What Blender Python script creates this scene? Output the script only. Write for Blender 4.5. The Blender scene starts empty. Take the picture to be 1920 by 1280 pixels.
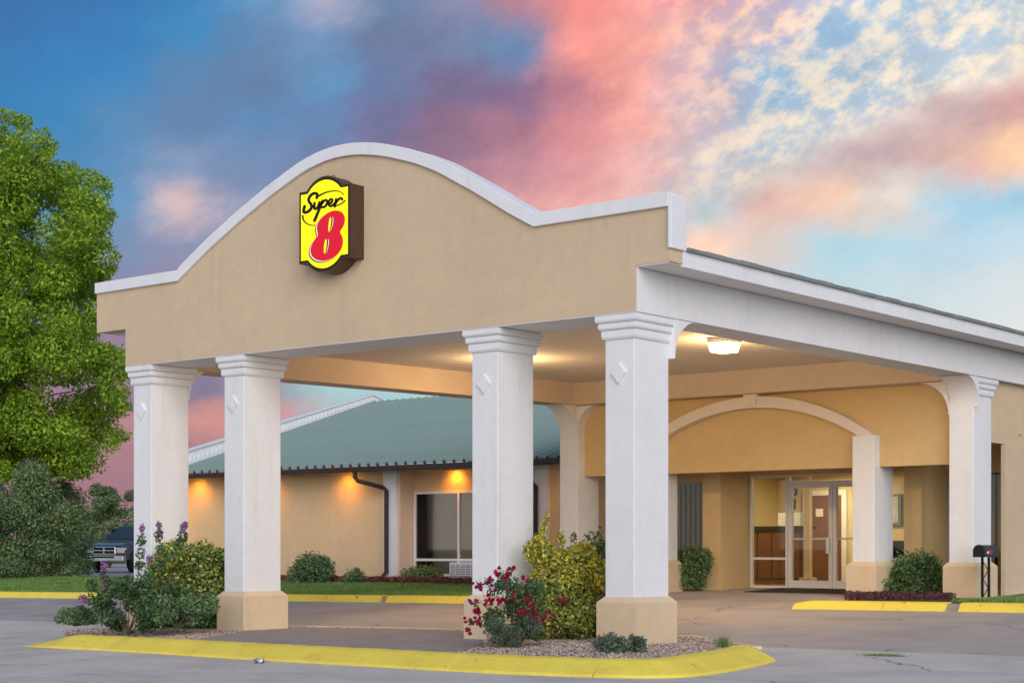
import bpy, bmesh, math, random
import numpy as np
from mathutils import Vector, Matrix
from mathutils.geometry import tessellate_polygon
random.seed(7); rng = np.random.default_rng(7)
sc = bpy.context.scene
COL = sc.collection

# ------------------------------------------------------------------ camera
FPX, CX, HY = 3172.0, 960.0, 1028.0          # focal length, centre column and horizon row of the 1920 px photograph
TH = math.atan((CX + 2940.0) / FPX)
FW = np.array([-math.cos(TH), math.sin(TH), 0.0]); RT = np.array([math.sin(TH), math.cos(TH), 0.0])
CAM = -(FW * 20.0 + RT * ((1193 - CX) / FPX * 20.0)); CAM[2] = 1.29
cd = bpy.data.cameras.new('camera'); co = bpy.data.objects.new('camera', cd); COL.objects.link(co)
cd.sensor_width = 36.0; cd.lens = 36.0 * FPX / 1920.0
cd.shift_y = (HY - 640.0) / 1920.0
cd.clip_start = 0.1; cd.clip_end = 6000.0
co.location = CAM.tolist()
co.rotation_euler = (math.pi / 2, 0, math.atan2(-FW[0], FW[1]))
sc.camera = co
# ------------------------------------------------------------------ view
EXPO = 1.02
sc.view_settings.view_transform = 'Standard'; sc.view_settings.look = 'None'
sc.view_settings.exposure = EXPO; sc.view_settings.gamma = 1.0
sc.view_settings.use_curve_mapping = False
sc.render.engine = 'CYCLES'
sc.cycles.max_bounces = 8; sc.cycles.transparent_max_bounces = 12
sc.cycles.sample_clamp_indirect = 6.0
# ------------------------------------------------------------------ sun (soft dusk light from behind the viewer)
SUN_AZ, SUN_EL = math.radians(132.0), math.radians(13.0)     # azimuth clockwise from +Y
sl = bpy.data.lights.new('sun', 'SUN'); so = bpy.data.objects.new('sun', sl); COL.objects.link(so)
sl.energy = 1.45; sl.angle = math.radians(60.0); sl.color = (1.0, 0.97, 0.94)
sd = Vector((math.sin(SUN_AZ) * math.cos(SUN_EL), math.cos(SUN_AZ) * math.cos(SUN_EL), math.sin(SUN_EL)))
so.rotation_euler = sd.to_track_quat('Z', 'Y').to_euler()
so.location = (12, -25, 30)

def lin(c):
    return tuple((x / 255 / 12.92) if x / 255 <= 0.04045 else ((x / 255 + 0.055) / 1.055) ** 2.4 for x in c)

# ------------------------------------------------------------------ sky
class NT:
    def __init__(s, tree): s.t = tree
    def n(s, typ, **kw):
        nd = s.t.nodes.new(typ)
        for k, v in kw.items(): setattr(nd, k, v)
        return nd
    def math(s, op, a, b=None, c=None, clamp=False):
        nd = s.t.nodes.new('ShaderNodeMath'); nd.operation = op; nd.use_clamp = clamp
        for i, v in enumerate((a, b, c)):
            if v is None: continue
            if hasattr(v, 'is_output'): s.t.links.new(v, nd.inputs[i])
            else: nd.inputs[i].default_value = v
        return nd.outputs[0]
    def link(s, a, b): s.t.links.new(a, b)
    def mixc(s, fac, a, b, blend='MIX'):
        nd = s.t.nodes.new('ShaderNodeMix'); nd.data_type = 'RGBA'; nd.blend_type = blend
        for sock, v in ((nd.inputs[0], fac), (nd.inputs[6], a), (nd.inputs[7], b)):
            if hasattr(v, 'is_output'): s.t.links.new(v, sock)
            elif isinstance(v, (int, float)): sock.default_value = v
            else: sock.default_value = (*v[:3], 1)
        return nd.outputs[2]
    def mapr(s, v, a, b, c=0.0, d=1.0, smooth=True):
        nd = s.t.nodes.new('ShaderNodeMapRange'); nd.interpolation_type = 'SMOOTHSTEP' if smooth else 'LINEAR'
        s.t.links.new(v, nd.inputs[0])
        for i, x in enumerate((a, b, c, d)): nd.inputs[i + 1].default_value = x
        return nd.outputs[0]
    def noise(s, vec, scale, detail=4, rough=0.55, dist=0.0):
        nd = s.t.nodes.new('ShaderNodeTexNoise'); s.t.links.new(vec, nd.inputs['Vector'])
        nd.inputs['Scale'].default_value = scale; nd.inputs['Detail'].default_value = detail
        nd.inputs['Roughness'].default_value = rough; nd.inputs['Distortion'].default_value = dist
        return nd.outputs['Fac'], nd.outputs['Color']

world = bpy.data.worlds.new('World'); sc.world = world; world.use_nodes = True
wt = world.node_tree; wt.nodes.clear(); W = NT(wt)
SKY_STR = 0.13
sky = W.n('ShaderNodeTexSky', sky_type='NISHITA'); sky.sun_disc = False
sky.sun_elevation = SUN_EL; sky.sun_rotation = SUN_AZ
tc = W.n('ShaderNodeTexCoord')
sep = W.n('ShaderNodeSeparateXYZ'); W.link(tc.outputs['Generated'], sep.inputs[0])
AZC = math.atan2(FW[0], FW[1]); AZH = math.atan(960 / FPX)
az = W.math('ARCTAN2', sep.outputs[0], sep.outputs[1])
el = W.math('ARCSINE', W.math('MINIMUM', W.math('MAXIMUM', sep.outputs[2], -1.0), 1.0))
# cloud texture space: directions on the dome, streaks running up to the right
cmb = W.n('ShaderNodeCombineXYZ'); W.link(az, cmb.inputs[0]); W.link(el, cmb.inputs[1])
mp = W.n('ShaderNodeMapping', vector_type='TEXTURE'); W.link(cmb.outputs[0], mp.inputs[0])
mp.inputs['Rotation'].default_value = (0, 0, math.radians(24)); mp.inputs['Scale'].default_value = (1.45, 1.0, 1.0)
cv = mp.outputs[0]
_, w1 = W.noise(cv, 13.0, 9, 0.62)
_, w2 = W.noise(cv, 55.0, 6, 0.68)
s1 = W.n('ShaderNodeSeparateColor'); W.link(w1, s1.inputs[0])
s2 = W.n('ShaderNodeSeparateColor'); W.link(w2, s2.inputs[0])
def warp(base, a, b, ka, kb):
    v = W.math('MULTIPLY_ADD', W.math('SUBTRACT', a, 0.5), ka, base)
    return W.math('MULTIPLY_ADD', W.math('SUBTRACT', b, 0.5), kb, v)
azw = warp(az, s1.outputs[0], s2.outputs[0], 0.060, 0.034)
elw = warp(el, s1.outputs[1], s2.outputs[1], 0.034, 0.020)
t0 = W.math('MULTIPLY', W.math('SUBTRACT', azw, AZC - AZH), 1.0 / (2 * AZH))
tt = W.math('PINGPONG', t0, 1.0)                       # the same sky goes on all round
rows = [
 (0, [(0,98,163),(0,104,170),(0,108,175),(10,120,185),(90,150,195),(165,165,190),(95,125,165),(130,130,165),(175,120,140),(245,140,130),(250,150,140),(250,140,128),(255,150,135),(225,190,190),(190,205,220),(165,200,225),(195,210,220)]),
 (80, [(0,102,168),(0,110,178),(0,116,184),(30,128,185),(88,125,168),(95,135,180),(95,110,150),(105,120,160),(95,130,175),(240,145,135),(248,155,140),(240,160,150),(250,165,150),(160,185,210),(205,210,215),(225,218,212),(240,225,205)]),
 (160, [(0,110,176),(0,120,188),(10,124,188),(75,125,172),(85,118,162),(80,138,185),(90,110,155),(110,95,135),(120,90,128),(175,110,130),(250,155,140),(225,170,170),(150,178,205),(190,195,205),(220,212,205),(245,228,205),(235,222,208)]),
 (240, [(0,118,182),(20,125,185),(70,132,182),(85,122,168),(80,130,178),(85,122,170),(100,98,142),(130,95,128),(160,105,128),(215,135,138),(240,160,150),(225,180,178),(185,192,202),(228,212,198),(215,195,190),(200,170,172),(205,150,145)]),
 (320, [(40,125,180),(50,130,182),(75,135,185),(125,148,185),(105,130,172),(100,118,160),(115,100,140),(145,105,132),(190,130,142),(225,150,152),(232,170,165),(220,200,192),(225,210,196),(200,180,180),(195,165,168),(225,180,165),(255,205,165)]),
 (400, [(60,132,184),(72,138,188),(90,145,190),(215,186,188),(118,140,178),(110,115,155),(130,105,140),(160,115,140),(225,160,158),(232,170,165),(230,185,175),(190,205,212),(225,180,168),(245,200,175),(225,215,205),(165,208,230),(160,205,228)]),
 (480, [(90,135,182),(95,136,180),(110,138,178),(132,138,172),(118,132,170),(130,120,155),(140,120,150),(165,130,150),(215,170,165),(235,185,175),(240,200,180),(250,208,182),(225,205,195),(175,212,226),(182,214,228),(190,216,230),(196,219,231)]),
 (560, [(112,132,172),(118,130,168),(132,128,162),(145,126,156),(145,125,155),(140,130,160),(150,140,165),(165,150,170),(185,175,185),(200,195,200),(205,210,215),(195,215,222),(190,215,224),(195,217,226),(202,220,228),(210,223,228),(216,225,228)]),
 (650, [(140,118,148),(140,118,148),(145,118,145),(140,118,145),(145,130,155),(150,150,170),(155,170,185),(165,185,195),(180,200,208),(190,208,214),(200,214,218),(205,218,222),(208,220,224),(212,222,226),(217,225,228),(222,227,228),(226,228,226)]),
 (740, [(150,115,140),(150,115,140),(150,112,138),(125,112,142),(145,150,168),(165,203,205),(165,205,210),(170,205,208),(180,208,210),(190,212,214),(200,216,216),(206,218,218),(211,221,220),(216,223,222),(221,226,224),(225,228,224),(228,229,222)]),
 (800, [(174,124,134),(176,124,132),(180,125,132),(205,140,132),(215,140,135),(185,170,175),(175,195,200),(178,200,204),(185,204,206),(194,209,210),(203,214,213),(209,218,216),(214,221,218),(218,223,219),(222,225,220),(226,227,220),(228,227,218)]),
 (860, [(164,114,126),(166,114,126),(166,114,125),(158,108,124),(165,115,126),(190,150,150),(185,180,182),(186,190,192),(192,198,198),(199,205,204),(206,211,208),(212,216,211),(216,219,213),(220,222,215),(224,224,216),(228,226,216),(230,226,214)]),
 (940, [(158,108,122),(158,108,122),(158,108,122),(160,110,122),(168,118,126),(185,140,140),(190,165,162),(196,182,178),(202,194,190),(208,203,197),(213,209,202),(217,214,205),(221,217,208),(224,220,210),(227,222,211),(230,224,211),(232,225,210)]),
]
def row_el(py): return math.atan((HY - py) / FPX)
cur = None
for i, (py, cols) in enumerate(reversed(rows)):
    rp = W.n('ShaderNodeValToRGB'); cr = rp.color_ramp; cr.interpolation = 'EASE'
    W.link(tt, rp.inputs[0])
    for k, c in enumerate(cols):
        px = k * 120.0
        pos = (math.atan((px - CX) / FPX) + AZH) / (2 * AZH)
        e = cr.elements[k] if k in (0,) else (cr.elements[1] if False else cr.elements.new(min(0.9999, pos)))
        e.position = pos
        e.color = (*lin(c), 1)
    cr.elements.remove(cr.elements[-1])
    if cur is None: cur = rp.outputs[0]
    else:
        a = row_el(list(reversed(rows))[i - 1][0]); b = row_el(py)
        cur = W.mixc(W.mapr(elw, a, b), cur, rp.outputs[0])
# small dappled clouds and fine streaks over the smooth colours
dn, _ = W.noise(cv, 72.0, 5, 0.60)
dn2, _ = W.noise(cv, 30.0, 9, 0.66)
eltop = W.math('MULTIPLY_ADD', tt, 0.2016, 0.195 - 0.2016 * 0.677)
dap = W.math('MULTIPLY', W.mapr(tt, 0.58, 0.78), W.math('MULTIPLY', W.mapr(W.math('SUBTRACT', elw, eltop), -0.004, 0.022), W.mapr(el, 0.42, 0.30)))
dcol = W.mixc(W.mapr(dn, 0.40, 0.63), lin((140, 185, 218)), lin((252, 232, 202)))
cur = W.mixc(W.math('MULTIPLY', dap, 0.66), cur, dcol)
lum = W.math('ADD', W.math('MULTIPLY', dn2, 0.75), W.math('MULTIPLY', dn, 0.35))
lumc = W.n('ShaderNodeCombineColor')
lv = W.mapr(lum, 0.32, 0.78, 0.84, 1.28, smooth=False)
for i in range(3): W.link(lv, lumc.inputs[i])
cloudy = W.math('MULTIPLY', W.mapr(tt, 0.10, 0.35), W.mapr(W.math('SUBTRACT', el, W.math('MULTIPLY', W.mapr(tt, 0.6, 0.8), 0.05)), 0.10, 0.18))
cur = W.mixc(W.math('MULTIPLY_ADD', cloudy, 0.75, 0.2), cur, W.mixc(1.0, cur, lumc.outputs[0], 'MULTIPLY'))
cur = W.mixc(0.07, cur, lin((225, 228, 232)))          # thin high veil
K = 1.0 / (SKY_STR * 2 ** EXPO)
sc_n = W.n('ShaderNodeVectorMath', operation='SCALE'); W.link(cur, sc_n.inputs[0]); sc_n.inputs['Scale'].default_value = K
hs = W.n('ShaderNodeHueSaturation'); W.link(sky.outputs[0], hs.inputs['Color']); hs.inputs['Saturation'].default_value = 1.15; hs.inputs['Value'].default_value = 0.9
final = W.mixc(W.mapr(el, 0.34, 0.75), sc_n.outputs[0], hs.outputs[0])
bg = W.n('ShaderNodeBackground'); W.link(final, bg.inputs[0]); bg.inputs[1].default_value = SKY_STR
wo = W.n('ShaderNodeOutputWorld'); W.link(bg.outputs[0], wo.inputs[0])

# ------------------------------------------------------------------ pixel helpers (directions; distance comes from the surface touched)
def ray(px, py): return FW + RT * ((px - CX) / FPX) + np.array([0, 0, 1.0]) * ((HY - py) / FPX)
def onY(px, py, Y): r = ray(px, py); return CAM + r * ((Y - CAM[1]) / r[1])
def onX(px, py, X): r = ray(px, py); return CAM + r * ((X - CAM[0]) / r[0])
def onZ(px, py, Z): r = ray(px, py); return CAM + r * ((Z - CAM[2]) / r[2])
def gz(x, y):
    if y <= 0: b = 0.0
    elif y <= 7: b = 0.37 * y / 7
    elif y <= 10.5: b = 0.37 + 0.14 * (y - 7) / 3.5
    else: b = 0.51
    return b + 0.006 * max(-25.0, min(5.0, x))
def onG(px, py, dz=0.0):
    z = 0.2
    for _ in range(60):
        p = onZ(px, py, min(z, 1.2)); z = 0.5 * z + 0.5 * (gz(p[0], p[1]) + dz)
    return p

# ------------------------------------------------------------------ materials
MATS = {}
def pmat(name, base, rough=0.8, var=0.10, vscale=1.5, bump=0.0, bscale=60.0, metal=0.0, spec=0.3, base2=None, fac2=(0.45, 0.65), scale2=3.0, transl=0.0, island=0.0, coat=0.0, chips=None, crack=None, stain=None, streak=0.0):
    if name in MATS: return MATS[name]
    m = bpy.data.materials.new(name); m.use_nodes = True; t = m.node_tree; N = NT(t)
    b = t.nodes['Principled BSDF']; out = t.nodes['Material Output']
    tc = N.n('ShaderNodeTexCoord'); vec = tc.outputs['Object']
    f, _ = N.noise(vec, vscale, 6, 0.6)
    f2, _ = N.noise(vec, vscale * 9, 5, 0.65)
    mixf = N.math('ADD', N.math('MULTIPLY', f, 0.6), N.math('MULTIPLY', f2, 0.4))
    k = N.mapr(mixf, 0.3, 0.7, 1 - var, 1 + var, smooth=False)
    col = base
    if base2 is not None:
        g, _ = N.noise(vec, scale2, 7, 0.65)
        col = N.mixc(N.mapr(g, *fac2), base, base2)
    if streak:                                  # rain runs and faint patching
        mpn = N.n('ShaderNodeMapping'); N.link(vec, mpn.inputs[0]); mpn.inputs['Scale'].default_value = (5.0, 5.0, 0.45)
        g, _ = N.noise(mpn.outputs[0], 1.0, 7, 0.68); g2, _ = N.noise(vec, 0.7, 4, 0.6)
        dk = tuple(x * 0.62 for x in base)
        col = N.mixc(N.math('MULTIPLY', N.math('MULTIPLY', N.mapr(g, 0.50, 0.72), N.mapr(g2, 0.38, 0.62)), streak), col, dk)
    if stain:                                   # tyre scuffs and drips, drawn out along the drive
        mpn = N.n('ShaderNodeMapping'); N.link(vec, mpn.inputs[0]); mpn.inputs['Scale'].default_value = (0.35, 2.6, 1.0)
        g, _ = N.noise(mpn.outputs[0], 1.0, 8, 0.7); col = N.mixc(N.math('MULTIPLY', N.mapr(g, 0.56, 0.74), 0.75), col, stain)
        g, _ = N.noise(vec, 5.0, 3, 0.5); col = N.mixc(N.math('MULTIPLY', N.mapr(g, 0.70, 0.76), 0.5), col, stain)
    if crack:
        wv, wc = N.noise(vec, 1.3, 5, 0.6)
        av = N.n('ShaderNodeVectorMath', operation='MULTIPLY_ADD'); N.link(wc, av.inputs[0]); av.inputs[1].default_value = (0.9, 0.9, 0.0); N.link(vec, av.inputs[2])
        vo = N.n('ShaderNodeTexVoronoi', feature='DISTANCE_TO_EDGE'); vo.inputs['Scale'].default_value = 0.30; N.link(av.outputs[0], vo.inputs['Vector'])
        mk, _ = N.noise(vec, 0.5, 2, 0.5)
        line = N.math('MULTIPLY', N.mapr(vo.outputs['Distance'], 0.0045, 0.001), N.mapr(mk, 0.46, 0.58))
        col = N.mixc(N.math('MULTIPLY', line, 0.8), col, crack)
    if chips:
        g, _ = N.noise(vec, 7.0, 9, 0.72); col = N.mixc(N.mapr(g, 0.635, 0.66), col, chips)
    cc = N.n('ShaderNodeCombineColor')
    for i in range(3): N.link(k, cc.inputs[i])
    c = N.mixc(1.0, col, cc.outputs[0], 'MULTIPLY')
    if island > 0:
        ge = N.n('ShaderNodeNewGeometry')
        kk = N.mapr(ge.outputs['Random Per Island'], 0, 1, 1 - island, 1 + island, smooth=False)
        c2 = N.n('ShaderNodeCombineColor')
        N.link(kk, c2.inputs[0]); N.link(kk, c2.inputs[1]); N.link(N.math('POWER', kk, 0.6), c2.inputs[2])
        c = N.mixc(1.0, c, c2.outputs[0], 'MULTIPLY')
    N.link(c, b.inputs['Base Color'])
    b.inputs['Roughness'].default_value = rough; b.inputs['Metallic'].default_value = metal
    b.inputs['Specular IOR Level'].default_value = spec
    if coat: b.inputs['Coat Weight'].default_value = coat; b.inputs['Coat Roughness'].default_value = 0.05
    if bump > 0:
        bf, _ = N.noise(vec, bscale, 4, 0.6)
        bn = N.n('ShaderNodeBump'); bn.inputs['Strength'].default_value = bump; bn.inputs['Distance'].default_value = 0.02
        N.link(bf, bn.inputs['Height']); N.link(bn.outputs[0], b.inputs['Normal'])
    if transl > 0:
        tr = N.n('ShaderNodeBsdfTranslucent'); N.link(c, tr.inputs[0])
        mx = N.n('ShaderNodeMixShader'); mx.inputs[0].default_value = transl
        N.link(b.outputs[0], mx.inputs[1]); N.link(tr.outputs[0], mx.inputs[2]); N.link(mx.outputs[0], out.inputs[0])
    MATS[name] = m; return m
def emat(name, col, strength):
    if name in MATS: return MATS[name]
    m = bpy.data.materials.new(name); m.use_nodes = True; t = m.node_tree
    b = t.nodes['Principled BSDF']; b.inputs['Base Color'].default_value = (*[c * 0.25 for c in col], 1)
    b.inputs['Emission Color'].default_value = (*col, 1); b.inputs['Emission Strength'].default_value = strength
    b.inputs['Roughness'].default_value = 0.5
    MATS[name] = m; return m
def glassmat(name, tint, refl_scale=1.0, trans=True):
    m = bpy.data.materials.new(name); m.use_nodes = True; t = m.node_tree; N = NT(t)
    out = t.nodes['Material Output']; t.nodes.remove(t.nodes['Principled BSDF'])
    tr = N.n('ShaderNodeBsdfTransparent'); tr.inputs[0].default_value = (*tint, 1)
    gl = N.n('ShaderNodeBsdfGlossy'); gl.inputs['Roughness'].default_value = 0.02
    fr = N.n('ShaderNodeFresnel'); fr.inputs[0].default_value = 1.5
    mx = N.n('ShaderNodeMixShader'); N.link(N.math('MULTIPLY', fr.outputs[0], refl_scale, clamp=True), mx.inputs[0])
    N.link(tr.outputs[0], mx.inputs[1]); N.link(gl.outputs[0], mx.inputs[2]); N.link(mx.outputs[0], out.inputs[0])
    MATS[name] = m; return m

M_WHITE = pmat('white_stucco', (0.80, 0.81, 0.82), 0.85, 0.06, 0.9, 0.45, 55, streak=0.30)
M_TRIM = pmat('white_paint', (0.79, 0.81, 0.83), 0.6, 0.05, 1.2, 0.10, 40, streak=0.30)
M_TAN = pmat('tan_stucco', (0.66, 0.52, 0.345), 0.9, 0.10, 0.5, 0.55, 60, streak=0.22)
M_BASE = pmat('light_tan_stucco', (0.70, 0.55, 0.36), 0.9, 0.09, 0.9, 0.45, 65, streak=0.35)
M_WTAN = pmat('wing_stucco', (0.72, 0.55, 0.33), 0.9, 0.08, 0.5, 0.45, 75, streak=0.25)
M_OCHRE = pmat('ochre_stucco', (0.66, 0.475, 0.235), 0.9, 0.07, 0.8, 0.40, 75)
M_BEIGE = pmat('beige_stucco', (0.66, 0.53, 0.42), 0.9, 0.06, 0.8, 0.35, 70)
M_ARCH = pmat('arch_paint', (0.76, 0.69, 0.60), 0.85, 0.05, 0.9, 0.3, 60)
M_CEIL = pmat('ceiling_panel', (0.66, 0.60, 0.54), 0.6, 0.06, 0.6)
M_SOFFIT = pmat('soffit_grey', (0.80, 0.77, 0.75), 0.75, 0.06, 0.8)
M_GREEN = pmat('green_metal_roof', (0.235, 0.325, 0.285), 0.5, 0.10, 0.5, spec=0.45)
M_ZINC = pmat('weathered_metal', (0.27, 0.30, 0.29), 0.5, 0.35, 2.0, metal=0.3)
M_BROWN = pmat('dark_brown_gutter', (0.045, 0.032, 0.032), 0.45, 0.2, 2.0)
M_YELLOW = pmat('yellow_kerb_paint', (0.86, 0.69, 0.09), 0.7, 0.10, 2.0, 0.5, 30, base2=(0.76, 0.60, 0.09), fac2=(0.5, 0.72), scale2=2.2, chips=(0.30, 0.24, 0.12))
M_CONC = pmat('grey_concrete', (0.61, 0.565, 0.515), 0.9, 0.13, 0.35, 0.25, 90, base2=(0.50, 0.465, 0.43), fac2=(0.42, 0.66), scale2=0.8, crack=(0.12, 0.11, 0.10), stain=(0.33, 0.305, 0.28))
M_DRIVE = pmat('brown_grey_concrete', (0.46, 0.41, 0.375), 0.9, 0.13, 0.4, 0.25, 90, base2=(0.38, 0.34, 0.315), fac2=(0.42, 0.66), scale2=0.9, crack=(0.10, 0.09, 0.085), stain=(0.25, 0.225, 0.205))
M_JOINT = pmat('dark_joint', (0.07, 0.065, 0.06), 0.95, 0.2)
M_WALK = pmat('aggregate_walk', (0.33, 0.275, 0.255), 0.95, 0.2, 4.0, 0.6, 160, base2=(0.45, 0.39, 0.36), fac2=(0.5, 0.6), scale2=60)
M_BED = pmat('gravel_soil', (0.16, 0.115, 0.085), 0.95, 0.3, 8.0, 0.6, 60)
M_PEBBLE = pmat('pebbles', (0.42, 0.33, 0.27), 0.85, 0.2, 3.0, island=0.65)
M_LAWN = pmat('lawn_soil', (0.05, 0.085, 0.025), 0.95, 0.3, 3.0)
M_GRASS = pmat('grass_blades', (0.20, 0.33, 0.085), 0.7, 0.3, 0.6, island=0.4, transl=0.25)
M_GROUND = pmat('far_ground', (0.07, 0.09, 0.04), 0.95, 0.3, 0.05)
M_MULCH = pmat('mulch', (0.07, 0.035, 0.025), 0.95, 0.3, 10.0, 0.6, 60)
M_FRAME = pmat('white_aluminium', (0.82, 0.81, 0.80), 0.4, 0.05, 2.0, spec=0.5)
M_DFRAME = pmat('grey_aluminium', (0.42, 0.41, 0.40), 0.4, 0.08, 2.0, spec=0.5)
M_GLASS = glassmat('clear_glass', (0.88, 0.88, 0.84), 1.0)
M_DGLASS = pmat('curtain', (0.60, 0.54, 0.47), 0.95, 0.12, 1.0)
M_BLIND = pmat('vertical_blind', (0.62, 0.53, 0.40), 0.8, 0.1, 2.0)
M_DARK = pmat('dark_interior', (0.03, 0.028, 0.025), 0.9, 0.1)
M_SIGNBOX = pmat('bronze_sign_case', (0.10, 0.062, 0.045), 0.45, 0.25, 3.0, metal=0.4)
M_BLACK = pmat('black_paint', (0.012, 0.012, 0.013), 0.45, 0.1)
M_BARK = pmat('bark', (0.10, 0.075, 0.055), 0.95, 0.3, 6.0, 0.8, 30)
M_STEM = pmat('stem', (0.10, 0.085, 0.05), 0.9, 0.3, 6.0)
M_WOOD = pmat('counter_wood', (0.13, 0.055, 0.022), 0.5, 0.25, 3.0)
M_DOORWOOD = pmat('door_wood', (0.19, 0.08, 0.035), 0.5, 0.2, 3.0)
M_LWALL = pmat('lobby_wall', (0.66, 0.56, 0.33), 0.9, 0.05, 1.0)
M_LFLOOR = pmat('lobby_tile', (0.26, 0.15, 0.07), 0.25, 0.3, 2.0)
M_MAT = pmat('door_mat_fibre', (0.05, 0.035, 0.03), 0.95, 0.3, 8.0, 0.6, 120)
def leaf(name, c, isl=0.45, tr=0.3, rough=0.6, var=0.25): return pmat(name, c, rough, var, 0.9, island=isl, transl=tr, spec=0.25)

# ------------------------------------------------------------------ mesh helpers
class MB:
    def __init__(s): s.v = []; s.f = []
    def box(s, x0, x1, y0, y1, z0, z1):
        b = len(s.v)
        s.v += [(x0,y0,z0),(x1,y0,z0),(x1,y1,z0),(x0,y1,z0),(x0,y0,z1),(x1,y0,z1),(x1,y1,z1),(x0,y1,z1)]
        s.f += [tuple(b+i for i in q) for q in ((0,3,2,1),(4,5,6,7),(0,1,5,4),(1,2,6,5),(2,3,7,6),(3,0,4,7))]; return s
    def frustum(s, r0, z0, r1, z1):
        b = len(s.v)
        for (x0,x1,y0,y1), z in ((r0,z0),(r1,z1)): s.v += [(x0,y0,z),(x1,y0,z),(x1,y1,z),(x0,y1,z)]
        s.f += [tuple(b+i for i in q) for q in ((0,3,2,1),(4,5,6,7),(0,1,5,4),(1,2,6,5),(2,3,7,6),(3,0,4,7))]; return s
    def prism(s, pts, a, b):
        """pts: list of 3D points of one cap, a,b: offsets (vectors) for both caps"""
        n = len(pts); o = len(s.v)
        s.v += [tuple(np.add(p, a)) for p in pts] + [tuple(np.add(p, b)) for p in pts]
        tri = tessellate_polygon([[Vector(p) for p in pts]])
        for t in tri: s.f.append(tuple(o+i for i in t)); s.f.append(tuple(o+n+i for i in reversed(t)))
        for i in range(n): j = (i+1) % n; s.f.append((o+i, o+j, o+n+j, o+n+i))
        return s
    def tube(s, pts, rad, sides=8):
        pts = [Vector(p) for p in pts]; n = len(pts)
        rr = rad if hasattr(rad, '__len__') else [rad] * n
        o = len(s.v); up = None
        for i, p in enumerate(pts):
            d = (pts[min(i+1, n-1)] - pts[max(i-1, 0)]).normalized()
            if up is None: up = d.orthogonal().normalized()
            up = (up - d * up.dot(d)); up = up.normalized() if up.length > 1e-6 else d.orthogonal().normalized()
            w = d.cross(up)
            for k in range(sides):
                a = 2 * math.pi * k / sides
                s.v.append(tuple(p + (up * math.cos(a) + w * math.sin(a)) * rr[i]))
        for i in range(n - 1):
            for k in range(sides):
                k2 = (k + 1) % sides
                s.f.append((o+i*sides+k, o+i*sides+k2, o+(i+1)*sides+k2, o+(i+1)*sides+k))
        s.f.append(tuple(o+k for k in reversed(range(sides)))); s.f.append(tuple(o+(n-1)*sides+k for k in range(sides)))
        return s
    def quad(s, a, b, c, d):
        o = len(s.v); s.v += [tuple(a), tuple(b), tuple(c), tuple(d)]; s.f.append((o, o+1, o+2, o+3)); return s
    def mesh(s, name, mat, smooth=False, bevel=0.0):
        me = bpy.data.meshes.new(name); me.from_pydata(s.v, [], s.f)
        bm = bmesh.new(); bm.from_mesh(me)
        bmesh.ops.recalc_face_normals(bm, faces=bm.faces)
        if bevel > 0:
            es = [e for e in bm.edges if len(e.link_faces) == 2 and e.calc_face_angle(0) > 0.5]
            bmesh.ops.bevel(bm, geom=es, offset=bevel, segments=2, profile=0.5, affect='EDGES')
        bm.to_mesh(me); bm.free()
        if smooth: me.polygons.foreach_set('use_smooth', [True] * len(me.polygons))
        if mat: me.materials.append(mat)
        return me
ROOTLOC = {}
def place(o, parent):
    COL.objects.link(o)
    if parent is not None:
        o.parent = parent
        if parent.name in ROOTLOC: o.matrix_parent_inverse = Matrix.Translation(-Vector(ROOTLOC[parent.name]))
    return o
def obj(name, mb, mat, parent=None, smooth=False, bevel=0.0, kind=None, label=None, cat=None, group=None, loc=None):
    me = mb if isinstance(mb, bpy.types.Mesh) else mb.mesh(name, mat, smooth, bevel)
    o = bpy.data.objects.new(name, me)
    if loc is not None: o.location = loc
    place(o, parent)
    if kind: o['kind'] = kind
    if label: o['label'] = label
    if cat: o['category'] = cat
    if group: o['group'] = group
    return o
def thing(name, label, cat, loc=(0,0,0), group=None):
    o = bpy.data.objects.new(name, None); o.location = loc; o.empty_display_size = 0.2; COL.objects.link(o)
    o['label'] = label; o['category'] = cat
    if group: o['group'] = group
    ROOTLOC[o.name] = tuple(loc); return o
def B(*a): return MB().box(*a)
def raw_mesh(name, V, quads, mat):
    """fast mesh from numpy arrays, quads (n,4) or tris (n,3)"""
    k = quads.shape[1]; me = bpy.data.meshes.new(name)
    me.vertices.add(len(V)); me.vertices.foreach_set('co', np.asarray(V, np.float32).ravel())
    me.loops.add(quads.size); me.loops.foreach_set('vertex_index', quads.astype(np.int32).ravel())
    me.polygons.add(len(quads)); me.polygons.foreach_set('loop_start', np.arange(0, quads.size, k, dtype=np.int32))
    me.update(calc_edges=True); me.materials.append(mat); return me

# ------------------------------------------------------------------ ground
obj('ground', MB().quad((-2500,-2500,-0.75),(2500,-2500,-0.75),(2500,2500,-0.75),(-2500,2500,-0.75)), M_GROUND, kind='structure')
def sheet(name, x0, x1, y0, y1, nx, ny, zf, mat, parent=None, kind=None, skirt=0.0):
    m = MB()
    for j in range(ny + 1):
        for i in range(nx + 1):
            x = x0 + (x1 - x0) * i / nx; y = y0 + (y1 - y0) * j / ny
            m.v.append((x, y, zf(x, y)))
    for j in range(ny):
        for i in range(nx):
            a = j * (nx + 1) + i; m.f.append((a, a + 1, a + nx + 2, a + nx + 1))
    if skirt:
        rim = [i for i in range(nx+1)] + [(j)*(nx+1)+nx for j in range(1, ny+1)] + [ny*(nx+1)+i for i in range(nx-1, -1, -1)] + [j*(nx+1) for j in range(ny-1, 0, -1)]
        o = len(m.v); m.v += [(m.v[r][0], m.v[r][1], m.v[r][2] - skirt) for r in rim]
        n = len(rim)
        for i in range(n): m.f.append((rim[i], rim[(i+1) % n], o + (i+1) % n, o + i))
    return obj(name, m, mat, parent, kind=kind)
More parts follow.
